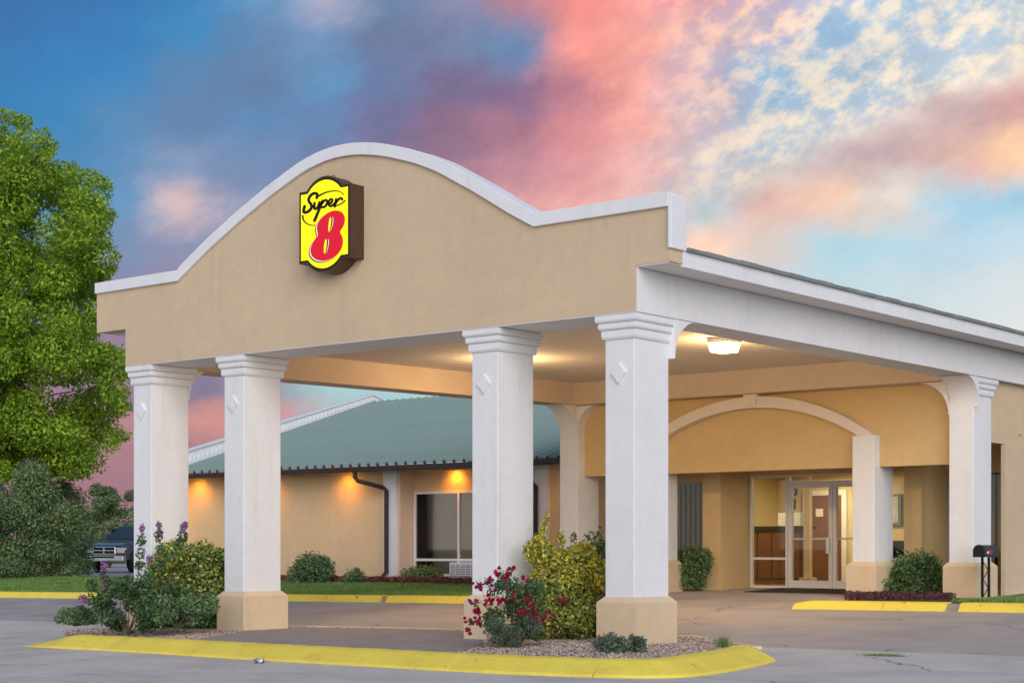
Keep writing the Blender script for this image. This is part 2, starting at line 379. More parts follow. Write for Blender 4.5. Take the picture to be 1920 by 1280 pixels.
pave = sheet('pavement', -60, 40, -24, 20, 40, 44, lambda x, y: gz(x, y) - 0.025, M_JOINT, kind='structure')
yb = [-23.5, -19, -14.5, -10.2, -6.0, -1.9, 1.55, 2.75, 6.6, 9.85]
for j in range(len(yb) - 1):
    xs = -58.0 + (j % 2) * 0.0
    while xs < 38:
        w = 4.6
        g = 0.008
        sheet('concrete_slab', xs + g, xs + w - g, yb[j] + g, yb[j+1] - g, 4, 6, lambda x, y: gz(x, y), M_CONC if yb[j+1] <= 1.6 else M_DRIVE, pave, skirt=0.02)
        xs += w
# far car park the truck stands on, with a pale kerb behind the lawn
def far_pt(px, d, z): p = CAM + ray(px, HY) * d; return (p[0], p[1], z)
obj('car_park', MB().quad(far_pt(-900, 54.5, 0.30), far_pt(900, 54.5, 0.30), far_pt(900, 110, 0.30), far_pt(-900, 110, 0.30)), pmat('pale_concrete', (0.42, 0.385, 0.36), 0.9, 0.1, 0.3), kind='structure')

# ------------------------------------------------------------------ kerbs
def sweep(pts, prof, name, parent, mat, closed=False, scale=None):
    """prof: list of (inward offset, height) ; inward = left of travel direction"""
    m = MB(); n = len(pts); k = len(prof)
    for i in range(n):
        a = np.array(pts[max(i-1, 0)][:2]); b = np.array(pts[min(i+1, n-1)][:2])
        d = (b - a) / np.linalg.norm(b - a); nrm = np.array([-d[1], d[0]])
        s = 1.0 if scale is None else scale[i]
        for (o, h) in prof:
            q = np.array(pts[i][:2]) + nrm * o
            m.v.append((q[0], q[1], pts[i][2] + (h if h < 0 else h * s)))
    for i in range(n - 1):
        for j in range(k):
            j2 = (j + 1) % k
            m.f.append((i*k+j, (i+1)*k+j, (i+1)*k+j2, i*k+j2))
    m.f.append(tuple(range(k))); m.f.append(tuple((n-1)*k + j for j in reversed(range(k))))
    return obj(name, m, mat, parent, bevel=0.0)
def resample(pts, step):
    P = [np.array(p, float) for p in pts]; out = [P[0]]
    for a, b in zip(P[:-1], P[1:]):
        L = np.linalg.norm(b - a); n = max(1, int(round(L / step)))
        for i in range(1, n + 1): out.append(a + (b - a) * i / n)
    return out
def chaikin(P, it=2):
    for _ in range(it):
        Q = [P[0]]
        for a, b in zip(P[:-1], P[1:]): Q += [a * .75 + b * .25, a * .25 + b * .75]
        Q.append(P[-1]); P = Q
    return P
KPROF = [(0, -0.05), (0.0, 0.0), (0.02, 0.03), (0.28, 0.150), (0.33, 0.163), (0.50, 0.165), (0.50, -0.05)]
fk = [onG(*p) for p in ((38,1211),(125,1216),(250,1222),(475,1237),(640,1246),(894,1261),(1050,1267.5),(1150,1270.5),(1240,1271.5),(1310,1268),(1380,1257),(1430,1246),(1456,1238))]
fk = chaikin([np.array(p) for p in fk], 2)
fk = resample([(p[0], p[1], gz(p[0], p[1])) for p in fk], 0.12)
def hs_(x): return x
seglen = 0; segs = [[]]
front_kerb = bpy.data.objects.new('island_kerb', None)
L = np.cumsum([0] + [np.linalg.norm(b - a) for a, b in zip(fk[:-1], fk[1:])])
nose = [min(1.0, 0.12 + 0.88 * max(0.0, l) / 0.75) if l < 0.75 else 1.0 for l in L]
base_core = sweep([p - np.array([0, 0, 0.0]) for p in fk], [(0.012, -0.06), (0.012, 0.0), (0.30, 0.12), (0.48, 0.14), (0.48, -0.06)], 'island_kerb', None, pmat('raw_kerb_concrete', (0.30, 0.27, 0.22), 0.95, 0.2, 5.0), scale=nose)
base_core['kind'] = 'structure'
bounds = [0, 1.55, 4.5, 7.6, 9.9, 12.0, L[-1] + 1]
for a, b in zip(bounds[:-1], bounds[1:]):
    ia, ib = int(np.argmin(np.abs(L - a))), int(np.argmin(np.abs(L - b))); idx = list(range(ia, ib + 1))
    if len(idx) < 2: continue
    pts = [fk[i].copy() for i in idx]
    d = pts[-1] - pts[-2]; pts[-1] = pts[-1] - d * min(0.5, 0.014 / np.linalg.norm(d))
    for p in pts: p[2] += 0.002 * math.sin(p[0] * 9) + rng.normal(0, 0.0015)
    sweep(pts, KPROF, 'kerb_segment', base_core, M_YELLOW, scale=[nose[i] for i in idx])
ISL_IN = [fk[i] + 0 for i in range(len(fk))]
# island surface polygon (inside the kerb, back edge nearly flush with the drive)
def inset(P, off):
    out = []
    for i in range(len(P)):
        a = P[max(i-1, 0)]; b = P[min(i+1, len(P)-1)]; d = (b-a)[:2]; d = d / np.linalg.norm(d)
        out.append(np.array([P[i][0] - d[1]*off, P[i][1] + d[0]*off]))
    return out
ins = inset(fk, 0.45)[6:]
back = [onZ(*p, 0.12)[:2] for p in ((1422,1209.5),(1300,1196),(1100,1190),(875,1181),(700,1175),(545,1171.5),(420,1166),(250,1160),(120,1163))]
poly = [tuple(p) for p in ins] + [tuple(p) for p in back]
NOSE = fk[0]; TAIL = fk[-1]
def isl_z(x, y):
    h = 0.130 + 0.006 * x + 0.012 * max(0.0, min(1.0, (y + 2.2)))
    t = min(1.0, 0.05 + math.hypot(x - NOSE[0], y - NOSE[1]) / 2.6)
    if y > -1.5 and x < -7.6: t = min(t, max(0.0, (x + 10.2) / 1.6))
    t = min(t, 0.05 + math.hypot(x - 1.0, y - 1.3) / 1.3)
    g = gz(x, y) + 0.004
    return max(g, g + (h - g) * t)
def in_poly(x, y, P):
    c = False; n = len(P)
    for i in range(n):
        x1, y1 = P[i][0], P[i][1]; x2, y2 = P[i-1][0], P[i-1][1]
        if (y1 > y) != (y2 > y) and x < (x2-x1)*(y-y1)/(y2-y1+1e-12)+x1: c = not c
    return c
m = MB(); vid = {}; GS = 0.08
def gv(i, j):
    if (i, j) not in vid: vid[(i, j)] = len(m.v); x, y = i * GS, j * GS; m.v.append((x, y, isl_z(x, y) + 0.004 * math.sin(x * 13 + y * 7)))
    return vid[(i, j)]
_px = [p[0] for p in poly]; _py = [p[1] for p in poly]
for i in range(int(min(_px) / GS) - 1, int(max(_px) / GS) + 1):
    for j in range(int(min(_py) / GS) - 1, int(max(_py) / GS) + 1):
        if in_poly((i + .5) * GS, (j + .5) * GS, poly): m.f.append((gv(i, j), gv(i+1, j), gv(i+1, j+1), gv(i, j+1)))
island = obj('island_bed', m, M_BED, kind='structure')
# exposed aggregate walk across the middle of the island
_in = inset(fk, 0.48); _xa, _xb = onZ(400, 1195, .13)[0], onZ(870, 1225, .13)[0]
w_poly = [p for p in _in if _xa < p[0] < _xb] + [onZ(*p, 0.14)[:2] for p in ((905,1210),(905,1181.5),(700,1175),(545,1171.5),(500,1171),(440,1182))]
m = MB(); vid = {}; GS = 0.06
def gw(i, j):
    if (i, j) not in vid: vid[(i, j)] = len(m.v); x, y = i * GS, j * GS; m.v.append((x, y, isl_z(x, y) + 0.012))
    return vid[(i, j)]
for i in range(int(min(p[0] for p in w_poly) / GS) - 1, int(max(p[0] for p in w_poly) / GS) + 1):
    for j in range(int(min(p[1] for p in w_poly) / GS) - 1, int(max(p[1] for p in w_poly) / GS) + 1):
        if in_poly((i + .5) * GS, (j + .5) * GS, w_poly): m.f.append((gw(i, j), gw(i+1, j), gw(i+1, j+1), gw(i, j+1)))
obj('walkway', m, M_WALK, kind='structure')
bk = resample([(p[0], p[1], isl_z(*p)) for p in back[:7]], 0.4)
sweep([np.array(p) for p in bk], [(-0.05, 0.022), (0.07, 0.022), (0.07, -0.15), (-0.05, -0.15)], 'island_back_edging', None, pmat('faded_yellow_paint', (0.66, 0.58, 0.34), 0.8, 0.25, 6.0))['kind'] = 'structure'
def in_poly(x, y, P):
    c = False; n = len(P)
    for i in range(n):
        x1, y1 = P[i][0], P[i][1]; x2, y2 = P[i-1][0], P[i-1][1]
        if (y1 > y) != (y2 > y) and x < (x2-x1)*(y-y1)/(y2-y1+1e-12)+x1: c = not c
    return c
def pebbles(name, P, n, holes, zf, smin=0.010, smax=0.026):
    xs = [p[0] for p in P]; ys = [p[1] for p in P]; pts = []
    while len(pts) < n:
        x = random.uniform(min(xs), max(xs)); y = random.uniform(min(ys), max(ys))
        if in_poly(x, y, P) and not any(in_poly(x, y, h) for h in holes): pts.append((x, y, zf(x, y)))
    o = np.array(pts); s = rng.uniform(smin, smax, (n, 1)); ang = rng.uniform(0, math.pi, n)
    base = np.array([(1,0,0),(0.3,0.8,0.1),(-0.9,0.25,0),(-0.2,-0.85,0.05),(0.1,0,0.62),(0,0,-0.5)])
    F = np.array([(0,1,4),(1,2,4),(2,3,4),(3,0,4),(1,0,5),(2,1,5),(3,2,5),(0,3,5)])
    V = base[None] * s[:, :, None] * rng.uniform(0.7, 1.3, (n, 6, 3))
    c, si = np.cos(ang)[:, None], np.sin(ang)[:, None]
    X = V[..., 0]*c - V[..., 1]*si; Yv = V[..., 0]*si + V[..., 1]*c
    V = np.stack([X, Yv, V[..., 2]], -1) + o[:, None, :] + np.array([0, 0, 0.004])
    F = (F[None] + 6 * np.arange(n)[:, None, None]).reshape(-1, 3)
    me = raw_mesh(name, V.reshape(-1, 3), F, M_PEBBLE)
    return obj(name, me, None, kind='stuff', label='brown and white pebbles covering the planting bed of the yellow kerbed island', cat='gravel')
pebbles('gravel', poly, 26000, [w_poly], isl_z)

# far lawn with its yellow kerb
lk = [onG(*p) for p in ((-260,1116),(0,1119.5),(250,1122.5),(545,1126.5),(700,1128.5),(905,1131))]
lk = resample([(p[0], p[1], gz(p[0], p[1])) for p in lk], 0.3)
core2 = sweep(lk, [(0.02, -0.06), (0.085, 0.09), (0.11, 0.112), (0.26, 0.115), (0.26, -0.06)], 'lawn_kerb', None, MATS['raw_kerb_concrete']); core2['kind'] = 'structure'
L2 = np.cumsum([0] + [np.linalg.norm(b - a) for a, b in zip(lk[:-1], lk[1:])])
brk = []
for px in (108, 610-500+135, 770, 640):
    p = onG(px, 1124); brk.append(L2[np.argmin([np.hypot(q[0]-p[0], q[1]-p[1]) for q in lk])])
bb = sorted([0] + [min(max(b, 0.2), L2[-1]-0.2) for b in brk] + [L2[-1]])
LP = [(0, -0.05), (0.0, 0.0), (0.07, 0.118), (0.10, 0.130), (0.27, 0.134), (0.27, -0.05)]
for i, (a, b) in enumerate(zip(bb[:-1], bb[1:])):
    ia, ib = int(np.argmin(np.abs(L2 - a))), int(np.argmin(np.abs(L2 - b))); idx = list(range(ia, ib + 1))
    if len(idx) < 2: continue
    pts = [lk[k].copy() for k in idx]; d = pts[-1] - pts[-2]; pts[-1] = pts[-1] - d * min(.5, (.16 if i % 2 else .03) / np.linalg.norm(d))
    sweep(pts, LP, 'kerb_segment', core2, M_YELLOW)
def lkY(x): return float(np.interp(x, [p[0] for p in lk], [p[1] for p in lk]))
def lawn_z(x, y):
    t = max(0, min(1, (y - lkY(x)) / 6.0)); z0 = gz(x, lkY(x)) + 0.10
    return z0 + (0.46 - z0) * t
m = MB(); nx, ny = 60, 20
for j in range(ny + 1):
    for i in range(nx + 1):
        x = -34 + (-6.75 + 34) * i / nx; ya = lkY(x) + 0.2; y = ya + (13.9 - ya) * j / ny; m.v.append((x, y, lawn_z(x, y)))
for j in range(ny):
    for i in range(nx): a = j*(nx+1)+i; m.f.append((a, a+1, a+nx+2, a+nx+1))
lawn = obj('lawn', m, M_LAWN, kind='structure')
def blades(name, pts, h, w, mat, label, cat):
    n = len(pts); o = np.array(pts); a = rng.uniform(0, 2*math.pi, n); hh = h * rng.uniform(0.6, 1.3, n)
    lean = rng.normal(0, 0.35, (n, 2)) * hh[:, None]
    dx = np.stack([np.cos(a), np.sin(a), 0*a], -1) * w
    V = np.stack([o - dx, o + dx, o + np.concatenate([lean, hh[:, None]], 1)], 1)
    F = np.arange(3*n).reshape(-1, 3)
    return obj(name, raw_mesh(name, V.reshape(-1, 3), F, mat), None, kind='stuff', label=label, cat=cat)
gp = []
while len(gp) < 90000:
    x = random.uniform(-30, -6.8); y0 = lkY(x) + 0.26; y = random.uniform(y0, 12.9)
    gp.append((x, y, lawn_z(x, y)))
for k in range(6000):
    i = random.randrange(len(lk)); x = lk[i][0] + random.uniform(-.15, .15); gp.append((x, lkY(x) + random.uniform(.22, .36), lk[i][2] + 0.11))
blades('grass', gp, 0.06, 0.010, M_GRASS, 'short green lawn grass between the yellow kerb and the motel wing', 'grass')

# ------------------------------------------------------------------ porte cochere
PZ = 4.10
pc = thing('porte_cochere', 'cream and white entrance canopy with arched parapet on square columns', 'canopy', (-4.7, 4.8, 0.1))
trim_px = [(336,528),(395.6,467.5),(452.5,416),(512,367),(566,326.7),(600,307),(634,295),(674.6,289.6),(720,293),(776.7,305.5),(820,321.7),(893,361.7),(960,403),(1003,427)]
tp = [onY(px, py, 0.0) for px, py in trim_px]
tp = [(p[0], p[2]) for p in tp]
tp[0] = (tp[0][0], 5.27); tp[-1] = (tp[-1][0], 5.27)
def smooth_curve(P, n):
    P = np.array(P); s = np.concatenate([[0], np.cumsum(np.linalg.norm(np.diff(P, axis=0), axis=1))])
    out = []
    for t in np.linspace(0, s[-1], n):
        w = np.exp(-((s - t) / 0.42) ** 2); w /= w.sum()
        # local linear regression keeps slopes
        A = np.stack([np.ones_like(s), s - t], 1); Wd = np.diag(np.exp(-((s - t) / 0.5) ** 2))
        c = np.linalg.lstsq(Wd @ A, Wd @ P, rcond=None)[0][0]; out.append(c)
    out[0] = P[0]; out[-1] = P[-1]
    return [tuple(o) for o in out]
tp = smooth_curve(tp, 44)
XL, XR = -10.27, 0.48
low = [(-9.56, PZ), (0.0, PZ), (0.0, 4.635), (XR, 4.635), (XR, 5.27)] + [tuple(p) for p in reversed(tp)] + [(XL, 5.27), (XL, 4.665), (-9.56, 4.665)]
obj('parapet_wall', MB().prism([(x, 0, z) for x, z in low], (0, 0, 0), (0, 0.26, 0)), M_TAN, pc)
# white cap that follows the outline, proud of the wall
line = [(XL, 5.27)] + [tuple(p) for p in tp] + [(XR, 5.27)]
m = MB(); n = len(line)
cap_t = 0.165
top = []
for i, p in enumerate(line):
    a = np.array(line[max(i-1, 0)]); b = np.array(line[min(i+1, n-1)]); d = (b - a) / np.linalg.norm(b - a)
    nn = np.array([-d[1], d[0]])
    if i in (0, n-1): nn = np.array([0, 1.0])
    elif i in (1, n-2): nn = nn / max(0.8, abs(nn[1]))
    top.append(tuple(np.array(p) + nn * cap_t))
for i in range(n):
    x, z = line[i]; X, Z = top[i]
    m.v += [(x, -0.045, z), (x, 0.30, z), (X, 0.30, Z), (X, -0.045, Z)]
for i in range(n-1):
    for j in range(4): j2 = (j+1) % 4; m.f.append((4*i+j, 4*i+4+j, 4*i+4+j2, 4*i+j2))
m.f.append((0, 1, 2, 3)); m.f.append(tuple(4*(n-1)+j for j in (3, 2, 1, 0)))
cap = obj('parapet_cap', m, M_TRIM, pc, bevel=0.008)
obj('parapet_end_trim', B(XR - 0.01, XR + 0.035, -0.04, 0.30, 4.785, 5.40), M_TRIM, pc, bevel=0.008)
obj('front_beam', B(-9.555, -0.004, 0.004, 0.86, PZ - 0.012, 4.60), M_WHITE, pc)
obj('side_beam', B(-0.55, 0.006, 0.006, 16.0, PZ - 0.006, 4.616), M_WHITE, pc)
# skewed left beam and back beam
def skewbox(p0, p1, w, z0, z1, mat, name):
    m = MB(); (xa, ya), (xb, yb_) = p0, p1
    m.v = [(xa, ya, z0), (xa + w, ya, z0), (xb + w, yb_, z0), (xb, yb_, z0), (xa, ya, z1), (xa + w, ya, z1), (xb + w, yb_, z1), (xb, yb_, z1)]
    m.f = [(0,3,2,1),(4,5,6,7),(0,1,5,4),(1,2,6,5),(2,3,7,6),(3,0,4,7)]
    return obj(name, m, mat, pc)
skewbox((-9.53, 0.86), (-8.62, 9.9), 0.52, PZ - 0.04, 4.62, M_BEIGE, 'left_beam')
obj('back_beam', B(-8.55, -0.5, 9.56, 9.94, PZ - 0.05, 4.60), M_BEIGE, pc)
ceil = obj('ceiling', B(-9.5, -0.3, 0.5, 9.9, 4.52, 4.56), M_DARK, pc)
pl = B(-9.05, -0.5, 0, 0.180, 0, 0.03).mesh('ceiling_plank', M_CEIL, bevel=0.01)
y = 0.86
while y < 9.5:
    obj('ceiling_plank', pl, None, ceil, loc=(0, y, 4.475)); y += 0.198
obj('soffit', B(0.008, 0.453, 0.006, 16.0, 4.620, 4.632), M_SOFFIT, pc)
obj('soffit_left', B(-10.25, -9.5, 0.26, 9.9, 4.66, 4.68), M_SOFFIT, pc).name = 'soffit'
fas = obj('fascia', B(0.455, 0.492, 0.262, 16.0, 4.60, 4.785), M_TRIM, pc)
roof = obj('roof', B(-10.25, 0.50, 0.30, 16.0, 4.79, 4.80), M_GREEN, pc)
me = MB()
for k in range(40):
    y0 = 0.31 + k * 0.392; h = random.uniform(0.026, 0.036)
    obj('roof_edge_strip', B(0.46, 0.53 + random.uniform(0, .012), y0, y0 + 0.388, 4.788, 4.802 + h), M_ZINC, roof)

def column(x0, x1, y0, y1, zb, ztop, cap=True, diamond=False, baseh=0.58, capsides=0.09):
    c = obj('column', B(x0, x1, y0, y1, zb + 0.3, ztop - (0.1 if cap else 0)), M_WHITE, pc, bevel=0.012)
    e = 0.075
    obj('base', MB().frustum((x0-e, x1+e, y0-e, y1+e), zb - 0.12, (x0-e, x1+e, y0-e, y1+e), zb + baseh - 0.05)
        .frustum((x0-e, x1+e, y0-e, y1+e), zb + baseh - 0.0501, (x0-0.006, x1+0.006, y0-0.006, y1+0.006), zb + baseh + 0.02), M_BASE, c)
    if cap:
        zt = ztop - 0.004
        for o_, h in ((0.03, 0.115), (0.06, 0.085), (0.088, 0.085)):
            pass
        z = zt - 0.285
        for o_, h in ((0.032, 0.112), (0.060, 0.085), (0.088, 0.088)):
            obj('capital_tier', MB().frustum((x0-o_+.012, x1+o_-.012, y0-o_+.012, y1+o_-.012), z, (x0-o_, x1+o_, y0-o_, y1+o_), z + h*0.25).box(x0-o_, x1+o_, y0-o_, y1+o_, z + h*0.25, z + h - 0.004), M_TRIM, c)
            z += h
    if diamond:
        xc = (x0 + x1) / 2; zc = ztop - 0.70
        obj('diamond', MB().prism([(xc, y0, zc - .125), (xc + .105, y0, zc), (xc, y0, zc + .125), (xc - .105, y0, zc)], (0, 0.01, 0), (0, -0.03, 0)), M_TRIM, c)
    return c
def bracket(c, x, y, axis, sgn, r, w0, w1, ztop, mat, name='bracket'):
    """concave quarter arch filling the corner between a column face and a beam"""
    pr = [(0, ztop - r), (0, ztop - 0.003), (r, ztop - 0.003)]
    arc = [(r - r * math.sin(a), ztop - r + r * math.cos(a)) for a in np.linspace(0, math.pi/2, 12)][1:-1]
    arc = [(r - r * math.cos(t), ztop - r + r * math.sin(t)) for t in np.linspace(math.pi/2, 0, 12)][1:-1]
    prof = pr + arc
    if axis == 'y': pts = [(w0, y + sgn * a, z) for a, z in prof]; off = (w1 - w0, 0, 0)
    else: pts = [(x + sgn * a, w0, z) for a, z in prof]; off = (0, w1 - w0, 0)
    obj(name, MB().prism(pts, (0, 0, 0), off), mat, c)
zc = 0.115
fx = [(-9.48, -9.05), (-7.39, -6.97), (-2.63, -2.20), (-0.52, -0.09)]
cols = []
for i, (a, b) in enumerate(fx):
    cols.append(column(a, b, 0.09, 0.82, zc + 0.006 * a, PZ - 0.01, True, True))
bracket(cols[3], 0, 0.82, 'y', 1, 0.48, -0.50, 0.004, PZ - 0.012, M_WHITE)
bracket(cols[0], 0, 0.82, 'y', 1, 0.48, -9.50, -9.03, PZ - 0.012, M_WHITE)
# back columns
cr_ = column(-0.52, -0.09, 9.72, 10.42, 0.47, PZ - 0.01, True)
bracket(cr_, -0.52, 0, 'x', -1, 0.55, 9.70, 9.95, PZ - 0.055, M_WHITE)
bracket(cr_, 0, 9.72, 'y', -1, 0.48, -0.50, 0.0, PZ - 0.012, M_WHITE)
cl_ = column(-8.60, -8.17, 9.72, 10.42, 0.42, PZ - 0.06, False)
bracket(cl_, -8.17, 0, 'x', 1, 0.50, 9.70, 9.95, PZ - 0.055, M_WHITE)
bracket(cl_, 0, 9.72, 'y', -1, 0.60, -8.58, -8.19, PZ - 0.045, M_WHITE)

# ------------------------------------------------------------------ lobby building
lb = thing('lobby_building', 'ochre stucco lobby with arch trim and glass entrance behind the canopy', 'building', (-4.3, 13, 0.5))
obj('arcade_wall', B(-8.25, -0.12, 9.95, 10.15, 2.69, 4.62), M_OCHRE, lb)
sw = obj('side_wall', B(-0.32, -0.12, 10.15, 24.0, 3.06, 4.62), M_TAN, lb)
obj('side_pier', B(-0.17, -0.10, 11.0, 24.0, 0.35, 3.058), M_TAN, lb)
obj('wall_pipe', B(-0.118, -0.07, 11.62, 11.68, 3.25, 3.6), M_TAN, lb)
# arch trim
xc, za = -4.33, 3.20
def arc_pts(hw, rise, n=26):
    R = (hw * hw + rise * rise) / (2 * rise); a0 = math.asin(hw / R)
    return [(xc + R * math.sin(a), za + rise - R + R * math.cos(a)) for a in np.linspace(-a0, a0, n)]
outer, inner = arc_pts(2.44, 0.81), arc_pts(2.16, 0.61)
obj('arch_trim', MB().prism([(x, 9.95, z) for x, z in outer + inner[::-1]], (0, 0.0, 0), (0, -0.17, 0)), M_ARCH, lb)
obj('keystone', MB().prism([(x, 9.95, z) for x, z in ((xc-.10, 3.84), (xc+.10, 3.84), (xc+.155, 4.07), (xc-.155, 4.07))], (0, 0, 0), (0, -0.20, 0)), M_ARCH, lb)
for (a, b) in ((-2.31, -1.89), (-6.77, -6.35)):
    p = obj('arch_pier', B(a, b, 9.76, 10.46, 0.6, 3.22), M_WHITE, lb, bevel=0.012)
    e = 0.075
    obj('base', MB().frustum((a-e, b+e, 9.76-e, 10.46+e), 0.35, (a-e, b+e, 9.76-e, 10.46+e), 1.00).frustum((a-e, b+e, 9.76-e, 10.46+e), 0.9999, (a-.006, b+.006, 9.754, 10.466), 1.07), M_BASE, p)
obj('porch_ceiling', B(-8.6, -0.3, 10.15, 12.3, 3.07, 3.12), M_OCHRE, lb)
# recessed front: left wall with window, piers, storefront
obj('front_wall', MB().box(-8.75, -6.95, 11.15, 11.4, 0.3, 3.07).box(-6.95, -6.12, 11.15, 11.4, 2.58, 3.07).box(-6.12, -5.72, 10.98, 12.10, 0.3, 3.07), M_OCHRE, lb)
obj('front_pier', B(-1.95, -1.62, 11.0, 12.1, 0.3, 3.07), M_OCHRE, lb)
obj('door_header', B(-5.72, -1.95, 12.02, 12.2, 2.70, 3.07), M_OCHRE, lb)
obj('side_header', B(-1.62, -0.34, 12.02, 12.2, 2.66, 3.07), M_OCHRE, lb)
FZ = 0.535
PF = lambda x, y: 0.462 + (FZ - 0.466) * max(0.0, min(1.0, (y - 9.86) / 2.1))
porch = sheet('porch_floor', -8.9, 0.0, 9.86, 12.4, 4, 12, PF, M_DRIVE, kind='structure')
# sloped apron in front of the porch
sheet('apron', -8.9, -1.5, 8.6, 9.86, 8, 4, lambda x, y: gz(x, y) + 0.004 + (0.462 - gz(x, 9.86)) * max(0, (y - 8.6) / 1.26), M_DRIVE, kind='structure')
# storefront frames
YS = 12.05
def frame(parent, name, x0, x1, z0, z1, bars_v=(), bars_h=(), w=0.05, y0=YS-0.03, y1=YS+0.05, mat=M_FRAME):
    m = MB().box(x0, x0+w, y0, y1, z0, z1).box(x1-w, x1, y0, y1, z0, z1).box(x0+w, x1-w, y0+.003, y1-.003, z0, z0+w).box(x0+w, x1-w, y0+.003, y1-.003, z1-w, z1)
    for b in bars_v: m.box(b-w/2, b+w/2, y0+.002, y1-.002, z0+w, z1-w)
    for b in bars_h: m.box(x0+w, x1-w, y0+.004, y1-.004, b-w/2, b+w/2)
    return obj(name, m, mat, parent)
fw = frame(lb, 'side_window', -5.70, -4.87, FZ, 2.70, (), (1.10,), 0.045)
obj('pane', B(-5.66, -4.91, YS, YS+.008, 1.12, 2.66), M_GLASS, fw); obj('pane', B(-5.66, -4.91, YS, YS+.008, FZ+.045, 1.078), M_GLASS, fw)
tr_ = frame(lb, 'transom', -4.86, -3.0, 2.53, 2.70, (), (), 0.035); obj('pane', B(-4.82, -3.04, YS, YS+.008, 2.565, 2.665), M_GLASS, tr_)
for (a, b, hx) in ((-4.855, -3.915, -3.99), (-3.905, -2.99, -3.83)):
    d = frame(lb, 'glass_door', a, b, FZ + 0.01, 2.525, (), (), 0.075)
    obj('pane', B(a+.07, b-.07, YS, YS+.008, FZ+.14, 2.46), M_GLASS, d)
    obj('bottom_rail', B(a+.07, b-.07, YS-.026, YS+.046, FZ+.083, FZ+.15), M_FRAME, d)
    obj('push_bar', B(a+.075, b-.075, YS+.05, YS+.075, 1.46, 1.495), M_FRAME, d)
    obj('pull_plate', B(hx-.035, hx+.035, YS-.07, YS-.045, 1.20, 1.50), M_FRAME, d)
f2 = frame(lb, 'side_window', -2.98, -1.96, FZ, 2.70, (), (1.10,), 0.045)
obj('pane', B(-2.94, -2.0, YS, YS+.008, 1.12, 2.66), M_GLASS, f2); obj('pane', B(-2.94, -2.0, YS, YS+.008, FZ+.045, 1.078), M_GLASS, f2)
def blind_window(x0, x1, yy, z0, z1, horizontal=None):
    w = frame(lb, 'blind_window', x0, x1, z0, z1, (), (horizontal,) if horizontal else (), 0.04, yy-.03, yy+.05, M_DFRAME)
    obj('backing', B(x0+.02, x1-.02, yy+.16, yy+.18, z0, z1), M_DARK, w)
    obj('pane', B(x0+.03, x1-.03, yy, yy+.008, z0+.03, z1-.03), M_GLASS, w)
    x = x0 + 0.05
    s = B(0, 0.085, 0, 0.006, z0 + .04, z1 - .05).mesh('blind_slat', M_BLIND)
    while x < x1 - 0.09:
        o = obj('blind_slat', s, None, w, loc=(x, yy + 0.07, 0)); o.rotation_euler = (0, 0, -0.55); x += 0.112
    return w
blind_window(-6.95, -6.13, 11.22, 0.54, 2.58)
blind_window(-1.61, -0.98, YS, 0.54, 2.66, 1.10)
blind_window(-0.98, -0.35, YS, 0.54, 2.66)
# lobby room
room = obj('lobby_room', MB().box(-8.7, -8.6, 11.4, 19.0, 0.4, 3.1).box(-8.6, -0.34, 18.0, 18.1, 0.4, 3.1).box(-8.7, -0.34, 12.2, 18.05, 3.0, 3.05).box(-1.66, -1.60, 12.3, 18.0, 0.4, 3.0), M_LWALL, lb)
obj('lobby_floor', B(-8.7, -0.34, 12.1, 18.05, 0.45, FZ), M_LFLOOR, lb)
obj('lobby_roof_left', B(-8.75, -5.7, 11.4, 12.2, 3.0, 3.06), M_LWALL, lb).name = 'lobby_ceiling_strip'
dr = obj('inner_door', B(-7.72, -6.86, 17.93, 17.99, FZ, 2.50), M_DOORWOOD, lb)
obj('frame', MB().box(-7.84, -7.72, 17.90, 17.99, FZ, 2.62).box(-6.86, -6.74, 17.90, 17.99, FZ, 2.62).box(-7.72, -6.86, 17.903, 17.99, 2.50, 2.62), M_FRAME, dr)
obj('door_plate', B(-7.52, -7.34, 17.91, 17.93, 2.02, 2.20), M_FRAME, dr)
obj('lobby_post', MB().box(-5.97, -5.84, 14.6, 14.73, FZ, 3.0).box(-6.04, -5.77, 14.53, 14.80, FZ, FZ + .16), pmat('cream_post', (0.62, 0.50, 0.36), 0.7, 0.05), lb)
ct = thing('reception_counter', 'brown wood reception counter with dark top behind the entrance glass', 'counter', (-7.6, 15.5, FZ))
obj('counter_front', B(-8.58, -6.40, 15.3, 15.36, FZ, 1.70), M_WOOD, ct)
obj('counter_top', B(-8.58, -6.32, 15.2, 15.75, 1.70, 1.77), M_BLACK, ct)
for k in range(6): obj('counter_panel', B(-8.5 + k*0.35, -8.5 + k*0.35 + 0.31, 15.275, 15.299, FZ + .12, 1.62), M_WOOD, ct, bevel=0.006)
obj('paper_box', B(-7.05, -6.50, 15.4, 15.65, 1.772, 2.06), M_TRIM, None, label='white box standing on the reception counter', cat='box', bevel=0.01)
for (x, z, w, h, lab) in ((-8.28, 2.52, .24, .15, 'small dark frame high on the lobby back wall'), (-8.25, 2.20, .17, .24, 'small dark upright frame below another on the lobby back wall')):
    f = obj('wall_frame', B(x, x+w, 17.94, 17.985, z, z+h), M_BLACK, None, label=lab, cat='picture'); obj('print', B(x+.03, x+w-.03, 17.93, 17.938, z+.03, z+h-.03), M_DFRAME, f)
pf = obj('wall_picture', B(-5.85, -5.42, 17.94, 17.985, 1.80, 2.5), pmat('teal_frame', (0.12, 0.22, 0.24), 0.5, 0.1), None, label='large teal framed picture on the lobby back wall', cat='picture')
obj('print', B(-5.79, -5.48, 17.93, 17.938, 1.86, 2.44), pmat('pale_print', (0.5, 0.5, 0.48), 0.6, 0.4, 4.0), pf)
CHX = -0.55
ch = thing('lobby_chair', 'dark chair inside the lobby behind the side window', 'chair', (-3.0, 14.0, FZ))
